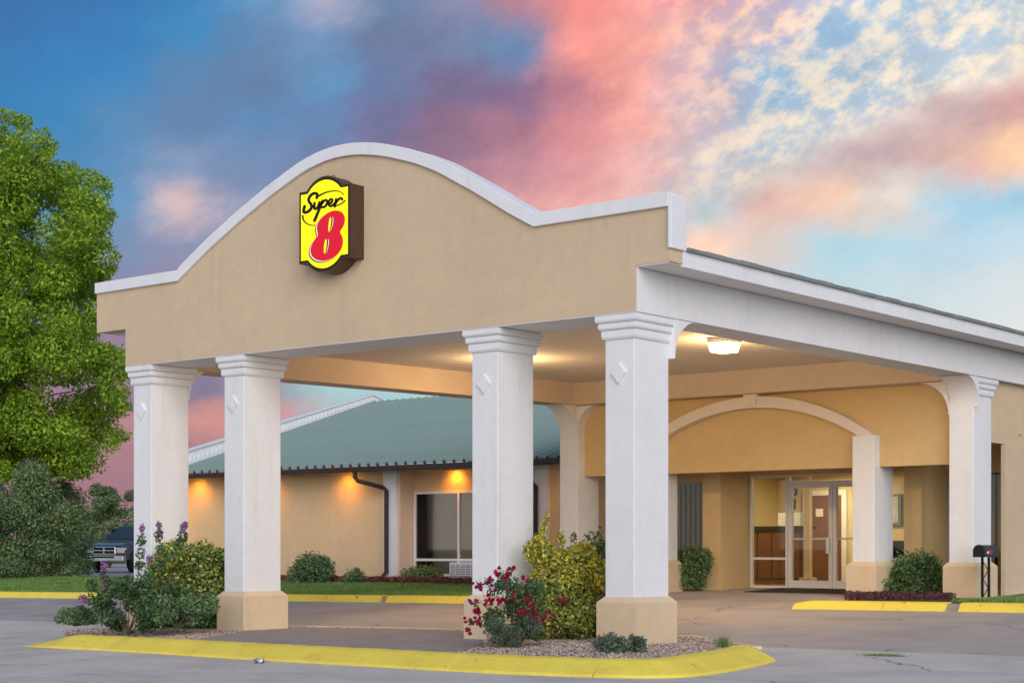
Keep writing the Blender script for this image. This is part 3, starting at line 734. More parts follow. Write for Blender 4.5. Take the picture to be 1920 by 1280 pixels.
obj('seat', B(-3.80, -3.30, 13.8, 14.25, 0.95, 1.0), M_BLACK, ch, bevel=0.01)
obj('backrest', B(-3.80, -3.30, 14.22, 14.27, 1.05, 1.45), M_BLACK, ch, bevel=0.01)
for dx in (-3.78, -3.35):
    for dy in (13.83, 14.2): obj('leg', B(dx, dx+.03, dy, dy+.03, FZ, 0.95 if dy < 14 else 1.3), M_BLACK, ch)
    obj('armrest', B(dx, dx+.035, 13.83, 14.22, 1.16, 1.19), M_BLACK, ch)
m = MB()
for y_, d_ in ((10.55, 0.0), (11.9, 0.0)):
    for x_ in (-4.95, -2.75): m.v += [(x_, y_, PF(0, y_) - .004), (x_, y_, PF(0, y_) + .014)]
m.f = [(0, 2, 6, 4), (1, 5, 7, 3), (0, 1, 3, 2), (4, 6, 7, 5), (0, 4, 5, 1), (2, 3, 7, 6)]
obj('door_mat', m, M_MAT, None, label='dark brown mat lying before the glass doors', cat='mat')
# lobby ceiling lamps (the room is lit)
for (x, y, lab) in ((-7.6, 13.9, 'square lit lobby ceiling lamp before the reception counter'), (-4.2, 14.2, 'square lit lobby ceiling lamp over the glass doors'), (-6.5, 16.9, 'square lit lobby ceiling lamp before the inner wooden door')):
    o = obj('lobby_lamp', B(x-.3, x+.3, y-.3, y+.3, 2.96, 2.995), emat('lamp_panel', (1.0, 0.80, 0.50), 3.0), None, label=lab, cat='lamp')
    l = bpy.data.lights.new('lobby_light', 'AREA'); l.energy = 27; l.size = 0.5; l.color = (1.0, 0.80, 0.48)
    lo = bpy.data.objects.new('lobby_light', l); lo.location = (x, y, 2.95); place(lo, o)
# green hip roof of the lobby
hp = [(-0.05, 13.5), (0.45, 30.0), (-9.0, 30.0), (-9.0, 13.5)]
m = MB(); m.v = [(0.55, 12.2, 4.86), (0.55, 32, 4.86), (-9.2, 32, 4.86), (-9.2, 12.2, 4.86), (-4.3, 24.0, 6.62), (-4.3, 29, 6.62)]
m.f = [(0, 1, 5, 4), (1, 2, 5), (2, 3, 4, 5), (3, 0, 4), (3, 2, 1, 0)]
lr = obj('hip_roof', m, M_GREEN, lb)
obj('lobby_upper_wall', B(-8.7, -0.35, 10.4, 18.1, 3.13, 4.7), M_TAN, lb)

# ------------------------------------------------------------------ motel wing
wg = thing('motel_wing', 'tan single storey motel wing with green ribbed metal roof and white gable rake', 'building', (-16.5, 14, 0.4))
YW = 13.8
WX0, WX1 = -24.45, -8.76
obj('wall', MB().box(WX0, -17.10, YW, YW+.2, 0.2, 3.30).box(-16.70, -12.42, YW+.003, YW+.2, 2.86+.3, 3.30).box(-12.0, WX1, YW, YW+.2, 0.2, 3.30), M_WTAN, wg)
obj('end_wall', B(WX0-.2, WX0, YW-.25, 28.5, 0.2, 3.3), M_WTAN, wg)
for x0 in (-17.10, -12.42):
    obj('pilaster', B(x0, x0+.42, YW-.10, YW+.55, 0.2, 3.28), M_WHITE if False else M_TRIM, wg)
obj('reveal', B(-16.679, -16.60, YW-.03, YW+.55, 0.2, 3.26), M_BEIGE, wg)
YR = YW + 0.46
obj('bay_wall', B(-16.6, -12.42, YR, YR+.15, 2.68, 3.25), M_WTAN, wg)
obj('bay_sill_wall', B(-16.6, -12.42, YR+.05, YR+.15, 0.2, 0.62), M_TAN, wg)
wf = frame(wg, 'window', -16.58, -13.2, 0.62, 2.68, (-15.13,), (1.02,), 0.06, YR-.03, YR+.05, M_FRAME)
obj('curtain', B(-16.55, -13.2, YR+.03, YR+.045, 0.62, 2.66), M_DGLASS, wf)
obj('pane', B(-16.52, -15.16, YR, YR+.01, 1.05, 2.62), M_GLASS, wf); obj('pane', B(-15.10, -13.26, YR, YR+.01, 1.05, 2.62), M_GLASS, wf); obj('pane', B(-16.52, -15.16, YR, YR+.01, 0.68, 0.99), M_GLASS, wf)
ac = thing('air_conditioner', 'white louvred wall air conditioner under the wing window', 'air conditioner', (-14.7, YR, 0.5))
obj('case', B(-15.25, -14.18, YR-.22, YR+.02, 0.50, 0.96), M_TRIM, ac, bevel=0.012)
obj('grille', B(-15.21, -14.22, YR-.226, YR-.221, 0.54, 0.92), M_DFRAME, ac)
for k in range(7): obj('grille_slat', B(-15.21, -14.22, YR-.25, YR-.2262, 0.545 + k*.055, 0.562 + k*.055), M_TRIM, ac)
for k in range(7): obj('grille_bar', B(-15.20 + k*.16, -15.18 + k*.16, YR-.253, YR-.2505, 0.54, 0.92), M_TRIM, ac)
# roof
EY, EZ, RY, RZ = 13.15, 3.30, 21.0, 5.72
RX0, RX1 = -24.55, -8.9
m = MB(); m.v = [(RX0, EY, EZ), (RX1, EY, EZ), (RX1, RY, RZ), (RX0, RY, RZ), (RX1, 2*RY-EY, EZ), (RX0, 2*RY-EY, EZ)]
m.f = [(0, 1, 2, 3), (3, 2, 4, 5)]
wr = obj('metal_roof', m, M_GREEN, wg)
sl_ = math.atan2(RZ - EZ, RY - EY); Lr = math.hypot(RZ - EZ, RY - EY)
rib = MB().prism([(-0.075, 0, 0.0), (0.075, 0, 0.0), (0.028, 0, 0.09), (-0.028, 0, 0.09)], (0, -0.03, 0), (0, Lr, 0)).mesh('roof_rib', M_GREEN)
x = RX0 + 0.2
ribcap = B(-0.028, 0.028, -0.045, -0.03, -0.01, 0.05).mesh('rib_end_cap', M_BROWN)
while x < RX1:
    o = obj('roof_rib', rib, None, wr, loc=(x, EY, EZ + 0.002)); o.rotation_euler = (sl_, 0, 0)
    o = obj('rib_end_cap', ribcap, None, wr, loc=(x, EY, EZ + 0.002)); o.rotation_euler = (sl_, 0, 0)
    x += 0.305
obj('ridge_cap', MB().prism([(RX0, RY-.18, RZ-.02), (RX0, RY+.18, RZ-.02), (RX0, RY, RZ+.06)], (0, 0, 0), (RX1-RX0, 0, 0)), M_GREEN, wg)
obj('gutter', MB().box(RX0, RX1, EY-.13, EY+.02, EZ-.15, EZ-.02), M_BROWN, wg, bevel=0.015)
obj('eave_soffit', B(RX0, RX1, EY, YW+.45, EZ-.05, EZ-.03), M_SOFFIT, wg)
# white rake parapet at the far gable
rk = [(WX0, EY - .35, EZ - .14), (WX0, RY, RZ - 0.2), (WX0, 2*RY-EY, EZ-.14), (WX0, 2*RY-EY, EZ+.36), (WX0, RY, RZ + .26), (WX0, EY - .35, EZ + .36)]
rake = obj('gable_rake', MB().prism(rk, (-0.18, 0, 0), (-0.02, 0, 0)), M_TRIM, wg)
fl = B(0, 0.02, -0.03, 0.03, 0.08, 0.22).mesh('rake_flute', M_TRIM)
for k in range(50):
    t = (k + .5) / 50; yy = EY + (RY - EY) * t
    obj('rake_flute', fl, None, rake, loc=(WX0 - .02, yy, EZ + (RZ - EZ) * t + .06))
obj('rake_cap', MB().prism([(WX0, EY-.4, EZ+.36), (WX0, RY, RZ+.26), (WX0, 2*RY-EY, EZ+.36), (WX0, 2*RY-EY, EZ+.40), (WX0, RY, RZ+.30), (WX0, EY-.4, EZ+.40)], (-0.24, 0, 0), (0.04, 0, 0)), M_TRIM, wg)
# downspouts
def downspout(x):
    ds = obj('downspout', MB().tube([(x-.55, EY-.05, EZ-.14), (x-.55, EY-.05, EZ-.26), (x-.50, EY, EZ-.36), (x-.08, YW-.2, EZ-.52), (x, YW-.17, EZ-.60), (x, YW-.17, 1.5), (x, YW-.17, 0.72), (x-.05, YW-.3, 0.58), (x-.32, YW-1.0, 0.50)], 0.055, 8), M_BROWN, wg, smooth=False)
downspout(-16.93); downspout(-12.30)
# bed along the wall
obj('planting_bed', sheet('planting_bed', -24.4, -8.9, 12.55, YW, 40, 3, lambda x, y: 0.475 + 0.02 * math.sin(x*3), M_MULCH).data, None) if False else sheet('planting_bed', -24.4, -8.9, 12.55, YW + .5, 40, 3, lambda x, y: 0.478 + 0.012 * math.sin(x*3), M_MULCH, kind='structure')
# soffit lamps
for (x, lab) in ((-24.0, 'round eave lamp glowing orange at the gable end of the wing'), (-21.3, 'round eave lamp glowing orange second from the gable end of the wing'), (-18.35, 'round eave lamp glowing orange on the wing wall close to the downspout'), (-15.2, 'round eave lamp glowing orange above the wing window'), (-10.9, 'round eave lamp glowing orange next to the lobby porch')):
    yl = YW - 0.36 if abs(x + 15.2) > 1 else YR - 0.22
    o = obj('eave_lamp', MB().tube([(x, yl, EZ-.055), (x, yl, EZ-.085)], 0.10, 14), emat('sodium_lens', (1.0, 0.45, 0.06), 6.0), None, label=lab, cat='lamp')
    l = bpy.data.lights.new('eave_light', 'SPOT'); l.energy = 24; l.spot_size = math.radians(150); l.spot_blend = 0.9; l.color = (1.0, 0.36, 0.02); l.shadow_soft_size = 0.06
    lo = bpy.data.objects.new('eave_light', l); lo.location = (x, yl, EZ - .10); lo.rotation_euler = (math.radians(12), 0, 0); place(lo, o)
# canopy ceiling lamps
for (x, yy, lab) in ((-2.2, 5.47, 'boxy lit ceiling lamp under the canopy nearer the white side beam'), (-6.45, 5.45, 'boxy lit ceiling lamp under the canopy nearer the motel wing')):
    t = thing('ceiling_lamp', lab, 'lamp', (x, yy, 4.47))
    obj('housing', B(x-.19, x+.19, yy-.19, yy+.19, 4.40, 4.473), M_SOFFIT, t, bevel=0.01)
    obj('lens', MB().frustum((x-.155, x+.155, yy-.155, yy+.155), 4.26, (x-.185, x+.185, yy-.185, yy+.185), 4.398), emat('warm_lens', (1.0, 0.60, 0.20), 5.0), t, bevel=0.015)
    l = bpy.data.lights.new('canopy_light', 'POINT'); l.energy = 85; l.color = (1.0, 0.66, 0.32); l.shadow_soft_size = 0.2
    lo = bpy.data.objects.new('canopy_light', l); lo.location = (x, yy, 4.18); place(lo, t)

# ------------------------------------------------------------------ sign
SX, SY, SS = 540.0, 310.0, 1097.0 / 180.0
def sp(u, v): p = onY(SX + u / SS, SY + v / SS, -0.27); return (p[0], p[2])
sg = thing('wall_sign', 'yellow lit wall sign with black script and a big red numeral', 'sign', (-4.9, 0, 5.6))
A_tl, A_tr, A_bl, A_br = sp(140, 335), sp(680, 240), sp(150, 1092), sp(692, 1022)
xl, xr = (A_tl[0] + A_bl[0]) / 2, (A_tr[0] + A_br[0]) / 2
zt, zb = (A_tl[1] + A_tr[1]) / 2, (A_bl[1] + A_br[1]) / 2
ztop, zbot = sp(425, 158)[1], sp(405, 1182)[1]
xm = (xl + xr) / 2; hw = (xr - xl) / 2
def face_outline(g):
    """rectangle with round lobes above and below; g grows it"""
    a = hw * 0.70
    def lobe(hgt, n=17):
        R = (a * a + hgt * hgt) / (2 * hgt); aa = math.asin(min(1, a / R))
        return [(R * math.sin(t), hgt - R + R * math.cos(t)) for t in np.linspace(aa, -aa, n)]
    up = [(xm + x, zt + z) for x, z in lobe(ztop - zt)]; dn = [(xm + x, zb - z) for x, z in reversed(lobe(zb - zbot))]
    P = [(xr, zb), (xr, zt)] + up + [(xl, zt), (xl, zb)] + dn
    cz = (zt + zb) / 2
    return [(xm + (x - xm) * (1 + g / hw), cz + (z - cz) * (1 + g / ((zt - zb) / 2))) for x, z in P]
obj('sign_case', MB().prism([(x, 0, z) for x, z in face_outline(0.035)], (0, 0.02, 0), (0, -0.262, 0)), M_SIGNBOX, sg)
obj('face_border', MB().prism([(x, 0, z) for x, z in face_outline(0.015)], (0, -0.255, 0), (0, -0.266, 0)), M_BLACK, sg)
obj('face_panel', MB().prism([(x, 0, z) for x, z in face_outline(-0.006)], (0, -0.26, 0), (0, -0.270, 0)), emat('sign_yellow', lin((255, 238, 0)), 0.50), sg)
obj('hanging_ring', MB().tube([(xm + .03 + .03*math.cos(a), -0.12, ztop + .045 + .03*math.sin(a)) for a in np.linspace(0, 2*math.pi, 13)], 0.006, 6), M_SIGNBOX, sg)
M_INK = pmat('sign_ink', (0.006, 0.006, 0.006), 0.5, 0.02)
M_SWHITE = emat('sign_white', (0.9, 0.9, 0.9), 0.45)
M_SRED = emat('sign_red', lin((222, 16, 44)), 0.42)
def ribbon(strokes, name, mat, yf, th=0.003):
    m = MB()
    for pts, w in strokes:
        P = [np.array(p, float) for p in pts]
        P = chaikin(P, 2)
        n = len(P); ww = w if hasattr(w, '__len__') else None
        Lf, Rf = [], []
        for i, p in enumerate(P):
            d = P[min(i+1, n-1)] - P[max(i-1, 0)]; d = d / (np.linalg.norm(d) + 1e-9); nn = np.array([-d[1], d[0]])
            t = i / (n - 1); wi = (ww[0] + (ww[1]-ww[0])*t*2 if t < .5 else ww[1] + (ww[2]-ww[1])*(t-.5)*2) if ww else w
            Lf.append(p + nn * wi / 2); Rf.append(p - nn * wi / 2)
        o = len(m.v)
        for a, b in zip(Lf, Rf):
            for q in (a, b):
                x, z = sp(*q); m.v += [(x, yf, z), (x, yf - th, z)]
        for i in range(n - 1):
            k = o + 4 * i
            m.f += [(k+1, k+3, k+7, k+5), (k, k+1, k+5, k+4), (k+2, k+6, k+7, k+3)]
        # round ends
        for p, wi in ((P[0], ww[0] if ww else w), (P[-1], ww[2] if ww else w)):
            o2 = len(m.v); ring = [p + np.array([math.cos(a), math.sin(a)]) * wi / 2 for a in np.linspace(0, 2*math.pi, 11)[:-1]]
            for q in ring: x, z = sp(*q); m.v.append((x, yf - th - .0003, z))
            m.f.append(tuple(range(o2, o2 + 10)))
    return obj(name, m, mat, sg)
ribbon([
 ([(330,372),(342,335),(318,318),(278,326),(240,372),(236,412),(268,446),(274,486),(238,528),(196,544),(176,528),(192,468)], 33),
 ([(306,432),(300,478),(306,502),(332,494),(352,462),(362,424)], 29),
 ([(396,408),(372,470),(340,548),(304,634)], 32),
 ([(380,452),(408,408),(438,394),(452,412),(446,446),(420,478),(392,480)], 27),
 ([(470,448),(500,428),(512,396),(494,382),(470,404),(464,444),(480,472),(510,462),(540,430)], 25),
 ([(552,388),(546,430),(536,472)], 28),
 ([(543,438),(566,402),(592,378),(614,376),(622,394)], 27), ([(560,462),(600,446),(630,428),(654,404)], 14)], 'script_word', M_INK, -0.2715)
ribbon([([(356,350),(410,318),(480,298),(548,290),(606,304),(642,338)], (20, 14, 7)), ([(170,578),(176,628),(214,668),(262,686),(318,686)], (20, 14, 8))], 'swoosh_line', M_INK, -0.2708)
E8 = [(350,803),(331,735),(336,672),(372,610),(446,548),(528,514),(602,522),(645,566),(656,622),(640,692),(604,744),(596,768),(620,806),(634,866),(620,944),(576,1014),(506,1068),(420,1096),(332,1086),(272,1040),(256,972),(272,904),(312,842)]
def closed_smooth(P, it=3):
    P = [np.array(p, float) for p in P]
    for _ in range(it):
        Q = []
        for a, b in zip(P, P[1:] + P[:1]): Q += [a*.75 + b*.25, a*.25 + b*.75]
        P = Q
    return P
def flat(name, P, mat, y0, y1, dx=0, dy=0):
    obj(name, MB().prism([(sp(p[0]+dx, p[1]+dy)[0], 0, sp(p[0]+dx, p[1]+dy)[1]) for p in P], (0, y0, 0), (0, y1, 0)), mat, sg)
S8 = closed_smooth(E8, 2)
flat('numeral_shadow', S8, M_INK, -0.2705, -0.2722, -22, 20)
flat('numeral_outline', S8, M_SWHITE, -0.2725, -0.2738, -11, 9)
flat('numeral', S8, M_SRED, -0.2740, -0.2756)
H1 = [(490,598),(512,588),(522,618),(510,690),(488,752),(470,764),(460,724),(474,650)]
H2 = [(436,852),(458,838),(470,868),(460,940),(440,1000),(420,1010),(410,972),(418,900)]
for Hh in (H1, H2):
    hh = closed_smooth(Hh, 2)
    flat('numeral_eye_edge', hh, M_SWHITE, -0.2758, -0.2764, 3, 0)
    flat('numeral_eye_shadow', [np.array(((p[0]-490)*.86+490 if Hh is H1 else (p[0]-440)*.86+440, p[1])) for p in hh], M_INK, -0.2766, -0.2771, 0, 0)
    flat('numeral_eye', [np.array(((p[0]-490)*.62+490 if Hh is H1 else (p[0]-440)*.62+440, p[1])) for p in hh], MATS['sign_yellow'], -0.2773, -0.2778, -9, 2)

# ------------------------------------------------------------------ right island by the entrance
rk_px = [(1484,1141),(1560,1142),(1700,1144.5),(1920,1148),(2050,1150)]
rkp = [onG(*p) for p in rk_px]
rkp = resample([(p[0], p[1], gz(p[0], p[1])) for p in rkp], 0.2)
rc = sweep(rkp, [(0.02, -0.06), (0.12, 0.085), (0.15, 0.110), (0.28, 0.113), (0.28, -0.06)], 'entrance_kerb', None, MATS['raw_kerb_concrete'], scale=[min(1, .7 + .3*i) for i in range(len(rkp))]); rc['kind'] = 'structure'
L3 = np.cumsum([0] + [np.linalg.norm(b - a) for a, b in zip(rkp[:-1], rkp[1:])])
k1 = L3[np.argmin([abs((lambda q: q)(np.hypot(*(q[:2] - onG(1665, 1140)[:2])))) for q in rkp])]
k2 = L3[np.argmin([np.hypot(*(q[:2] - onG(1812, 1140)[:2])) for q in rkp])]; k3 = L3[np.argmin([np.hypot(*(q[:2] - onG(1840, 1140)[:2])) for q in rkp])]
for a, b in ((0, k1), (k1, k2), (k3, L3[-1])):
    idx = [i for i, l in enumerate(L3) if a <= l <= b]
    if len(idx) < 2: continue
    pts = [rkp[i].copy() for i in idx]; d = pts[-1]-pts[-2]; pts[-1] = pts[-1] - d*min(.5, .012/np.linalg.norm(d))
    sweep(pts, [(0, -0.05), (0.0, 0.0), (0.10, 0.112), (0.14, 0.128), (0.29, 0.132), (0.29, -0.05)], 'kerb_segment', rc, M_YELLOW, scale=[min(1, .7 + .3*i) for i in idx])
pr0 = rkp[0]; 
bedp = [tuple(p) for p in inset(rkp, 0.25)] + [(4.5, 12.0), (0.05, 12.0), (0.02, 9.84), (-1.8, 9.80), (-1.9, 8.4)]
obj('entrance_bed', MB().prism([(x, y, 0.485 if x > -1.1 else gz(x, y) + .012) for x, y in bedp], (0, 0, 0), (0, 0, -0.3)), M_MULCH, kind='structure')
gp = []
while len(gp) < 9000:
    x = random.uniform(0.45, 3.5); y = random.uniform(7.6, 11.5); gp.append((x, y, 0.485))
blades('grass_strip', gp, 0.06, 0.010, M_GRASS, 'grass growing beside the mailbox behind the yellow kerb', 'grass')

# ------------------------------------------------------------------ mailbox
mbp = onZ(1848, 1122, 0.49)
mx, my = float(mbp[0]), float(mbp[1])
mb_ = thing('mailbox', 'dark metal mailbox with red flag on a twin bar post', 'mailbox', (mx, my, 0.49))
# box points towards the drive (-Y)
w, ln, h = 0.095, 0.25, 0.10
prof = [(mx - w, 1.155), (mx + w, 1.155)] + [(mx + w*math.cos(a), 1.155 + h + w*math.sin(a)) for a in np.linspace(0, math.pi, 12)]
bx = obj('box', MB().prism([(x, my, z) for x, z in prof], (0, -ln, 0), (0, ln, 0)), pmat('grey_blue_metal', (0.045, 0.05, 0.065), 0.4, 0.15, metal=0.3), mb_)
obj('door', MB().prism([(mx + (x-mx)*1.03, my, 1.155 + (z-1.155)*1.02) for x, z in prof], (0, -ln-.012, 0), (0, -ln+.006, 0)), M_BLACK, bx)
obj('flag', MB().box(mx+w+.002, mx+w+.010, my-.10, my+.02, 1.20, 1.27), pmat('red_flag', (0.5, 0.03, 0.03), 0.5, 0.1), mb_)
obj('flag_tip', MB().box(mx+w+.002, mx+w+.009, my-.17, my-.11, 1.21, 1.25), M_TRIM, mb_)
for d in (-0.055, 0.055):
    obj('post_bar', B(mx+d-.017, mx+d+.017, my-.017, my+.017, 0.47, 1.153), M_BLACK, mb_)
zz = 0.53; k = 0
while zz < 1.08:
    a, b = ((-.04, .04) if k % 2 == 0 else (.04, -.04)); obj('post_lattice', MB().tube([(mx+a, my, zz), (mx+b, my, zz+.13)], 0.008, 6), M_BLACK, mb_); zz += .14; k += 1
obj('foot', B(mx-.11, mx+.11, my-.09, my+.09, 0.47, 0.505), pmat('pale_block', (0.5, 0.5, 0.5), 0.9, 0.1), mb_, bevel=0.01)

# ------------------------------------------------------------------ drink can lying against the kerb
p = onG(490, 1243)
can = thing('drink_can', 'small crumpled white drink can lying against the yellow kerb', 'can', (float(p[0]), float(p[1]) - .05, gz(p[0], p[1])))
cx_, cy_, cz_ = float(p[0]), float(p[1]) - .04, gz(p[0], p[1]) + .034
obj('body', MB().tube([(cx_-.06, cy_, cz_), (cx_-.05, cy_, cz_), (cx_-.01, cy_+.008, cz_), (cx_+.05, cy_+.004, cz_), (cx_+.06, cy_, cz_)], [.026, .033, .030, .033, .026], 14), pmat('can_print', (0.7, 0.7, 0.72), 0.35, 0.1, 2.0, metal=0.4, base2=(0.03, 0.03, 0.06), fac2=(0.5, 0.54), scale2=35), can, smooth=True)
obj('rim', MB().tube([(cx_-.062, cy_, cz_), (cx_-.058, cy_, cz_)], .028, 14), M_DFRAME, can)

# ------------------------------------------------------------------ vegetation
def leaves_on(clumps, n, size, aspect=0.5, up=0.3, shell=0.55):
    """clumps: (cx,cy,cz,rx,ry,rz); returns V,F of n diamond leaves, denser toward clump surfaces"""
    C_ = np.array(clumps, float); vol = (C_[:, 3]*C_[:, 4]*C_[:, 5]) ** 0.72
    pick = rng.choice(len(C_), n, p=vol / vol.sum())
    d = rng.normal(size=(n, 3)); d /= np.linalg.norm(d, axis=1)[:, None]
    r = shell + (1.06 - shell) * rng.uniform(0, 1, n) ** 0.7
    r *= rng.normal(1, 0.08, n)
    P = C_[pick, :3] + d * r[:, None] * C_[pick, 3:]
    nrm = d * 0.7 + rng.normal(size=(n, 3)) * 0.6; nrm[:, 2] += up
    nrm /= np.linalg.norm(nrm, axis=1)[:, None]
    t = np.cross(nrm, rng.normal(size=(n, 3))); t /= np.linalg.norm(t, axis=1)[:, None] + 1e-9
    b = np.cross(nrm, t); s = size * rng.uniform(0.6, 1.35, n)[:, None]
    V = np.stack([P - t*s, P + b*s*aspect - nrm*s*.12, P + t*s, P - b*s*aspect - nrm*s*.12], 1).reshape(-1, 3)
    return V, np.arange(4*n).reshape(-1, 4)
def foliage(name, parent, clumps, n, size, mat, aspect=0.5, up=0.3, shell=0.55, zmin=None):
    V, F = leaves_on(clumps, n, size, aspect, up, shell)
    if zmin is not None: V[:, 2] = np.maximum(V[:, 2], zmin)
    return obj(name, raw_mesh(name, V, F, mat), None, parent)
def stems(parent, base, clumps, r0, mat, name='stem', k=None):
    m = MB()
    for c in (clumps if k is None else random.sample(clumps, min(k, len(clumps)))):
        b = np.array(base) + np.append(rng.normal(0, r0*1.5, 2), 0); e = np.array(c[:3]); mid = b*.5 + e*.5 + rng.normal(0, .04, 3)*np.linalg.norm(e-b)
        m.tube([b, mid, e], [r0, r0*.7, r0*.3], 5)
    return obj(name, m, mat, parent)
def shrub(name, label, base, clumps, n, size, mat, group=None, aspect=0.5, cat='shrub', stem_r=0.012, shell=0.5, extra=(), zmin=None):
    t = thing(name, label, cat, tuple(base), group)
    stems(t, base, clumps, stem_r, M_STEM, k=14)
    foliage('foliage', t, clumps, n, size, mat, aspect, shell=shell, zmin=zmin if zmin is not None else base[2]+.01)
    for (nm, cl, nn, sz, mt) in extra: foliage(nm, t, cl, nn, sz, mt, 0.8, shell=0.2)
    return t
def blobs(c, R, n, r, flat=1.0):
    out = []
    for _ in range(n):
        d = rng.normal(size=3); d /= np.linalg.norm(d); k = rng.uniform(0.35, 1.0) ** .5
        q = np.array(c) + d * k * np.array(R); rr = r * rng.uniform(.7, 1.3)
        out.append((*q, rr, rr, rr * flat))
    return out
def pxb(plist, z_of=None): pass
def at(px, py, depth): p = CAM + ray(px, py) * depth; return p
# big tree: crown clumps fill its outline, depth spread round the trunk
L_TREE = leaf('lime_leaves', (0.28, 0.43, 0.04), 0.5, 0.35)
crown_px = [(-330,1000),(-330,330),(-200,230),(-80,205),(10,205),(60,215),(95,262),(118,300),(160,318),(205,335),(208,400),(192,440),(210,480),(222,500),(196,560),(188,600),(215,640),(240,690),(238,750),(240,800),(215,845),(170,862),(150,880),(60,890),(-40,900)]
DT = 56.0
cl = []; tries = 0
holes = [(92,470,12),(150,400,6)]
while len(cl) < 470 and tries < 60000:
    tries += 1
    px, py = random.uniform(-330, 245), random.uniform(200, 900)
    if not in_poly(px, py, crown_px): continue
    if any((px-a)**2 + (py-b)**2 < (c+14)**2 for a, b, c in holes): continue
    edge = min(abs(px - q[0]) + abs(py - q[1]) for q in crown_px)
    rr = random.uniform(0.40, 0.85)
    # keep clump inside the outline
    ok = all(in_poly(px + dx, py + dy, crown_px) for dx, dy in ((rr*38, 0), (0, -rr*38), (rr*28, -rr*28)))
    if not ok: rr = 0.26
    hwid = 4.2
    d = DT + random.uniform(-1, 1) * hwid * math.sqrt(max(0.05, 1 - ((py - 560) / 420) ** 2))
    q = at(px, py, d); cl.append((q[0], q[1], q[2], rr*1.15, rr*1.15, rr*.85))
tb = at(-60, 1075, DT); tb[2] = 0.2
tree = thing('leafy_tree', 'tall bright green leafy tree beside the canopy end', 'tree', tuple(tb))
trunk_top = at(-40, 420, DT)
spine = [tb, at(-55, 900, DT), at(-48, 700, DT), at(-40, 500, DT), trunk_top]
obj('trunk', MB().tube(spine, [.30, .25, .20, .13, .06], 10), M_BARK, tree, smooth=True)
m = MB()
for c in random.sample(cl, 70):
    e = np.array(c[:3]); zz = max(2.5, e[2] - 1.2 - random.random() * 1.5); tpar = min(.95, max(0.05, (zz - .2) / (trunk_top[2] - .2)))
    i = tpar * 4; k = int(min(3, i)); s0 = spine[k] + (spine[k+1] - spine[k]) * (i - k)
    mid = s0 * .5 + e * .5 + np.array([0, 0, .25]); m.tube([s0, mid, e], [.055, .035, .012], 5)
obj('limbs', m, M_BARK, tree)
foliage('crown', tree, cl, 320000, 0.074, L_TREE, 0.45, up=0.5, shell=0.62)

# dark crape myrtles below it
L_DK = leaf('dark_green_leaves', (0.135, 0.225, 0.10), 0.5, 0.25)
L_DK2 = leaf('olive_leaves', (0.19, 0.27, 0.115), 0.5, 0.25)
L_PINK = leaf('pale_pink_petals', (0.42, 0.22, 0.22), 0.3, 0.3)
for (px, base_y, top, d, wpx, lab, mt) in ((-40, 1087, 880, 47.5, 95, 'wide dark crape myrtle at the lawn edge below the tall tree', L_DK), (62, 1087, 872, 48.5, 80, 'olive green crape myrtle with pale pink specks under the tall tree', L_DK2), (112, 1068, 888, 58.0, 50, 'crape myrtle half hiding the parked truck grille', L_DK), (205, 1040, 880, 88.0, 62, 'tall green bush rising behind the parked truck', L_DK2), (-160, 1090, 885, 46.0, 90, 'dark crape myrtle farthest from the canopy columns', L_DK)):
    b = at(px, HY, d); b[2] = 0.3; k = d / FPX
    zt_ = 1.29 + (HY - top) * k; c = []
    for _ in range(46):
        u = random.uniform(-1, 1); v = random.uniform(0.06, 1)
        if u*u + max(0, (v - .55)/.45)**2 > 1: continue
        q = at(px + u * wpx * 0.92, HY, d + random.uniform(-1, 1) * 1.4); r = random.uniform(.30, .52)
        c.append((q[0], q[1], .3 + (zt_ - .3) * v * .92, r, r, r*.85))
    fl_ = [(x[0], x[1], x[2] + .1, x[3]*1.1, x[4]*1.1, x[5]*1.1) for x in random.sample(c, 10)]
    shrub('crape_myrtle', lab, b, c, 30000, 0.045 if d < 70 else 0.07, mt, None, 0.5, stem_r=.03, shell=.35, extra=(('blossom', fl_, 260, .035, L_PINK),))
# more distant bushes closing the view behind the truck
far = []
for i in range(70):
    px = random.uniform(60, 380); d = random.uniform(112, 118); r = random.uniform(.8, 1.6); q = at(px, HY, d)
    far.append((q[0], q[1], random.uniform(-0.2, 4.6 if px < 260 else 3.4), r, r, r))
V, F = leaves_on(far, 26000, .11, .5); o = obj('far_hedgerow', raw_mesh('far_hedgerow', V, F, L_DK), None, kind='stuff', label='distant dark green hedgerow closing the view behind the truck', cat='hedgerow')

# island planting ------------------------------------------------------------
L_GOLD = leaf('golden_leaves', (0.62, 0.53, 0.05), 0.45, 0.3)
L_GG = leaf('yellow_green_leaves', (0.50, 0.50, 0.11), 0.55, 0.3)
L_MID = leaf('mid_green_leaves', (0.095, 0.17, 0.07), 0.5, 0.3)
L_GB = leaf('light_green_leaves', (0.24, 0.31, 0.09), 0.5, 0.3)
L_GREY = leaf('grey_green_leaves', (0.14, 0.19, 0.135), 0.4, 0.25)
L_PUR = leaf('purple_petals', (0.42, 0.20, 0.42), 0.35, 0.3)
L_RED = leaf('crimson_petals', (0.40, 0.010, 0.065), 0.4, 0.25)
L_RGC = leaf('red_groundcover', (0.22, 0.075, 0.06), 0.5, 0.2)
def boxblobs(x0, x1, y0, y1, z0, z1, n, r):
    return [(random.uniform(x0+r, x1-r), random.uniform(y0+r*.7, y1-r*.7), random.uniform(z0, z1-r*.8), r*random.uniform(.8,1.2), r*random.uniform(.8,1.2), r*random.uniform(.7,1.1)) for _ in range(n)]
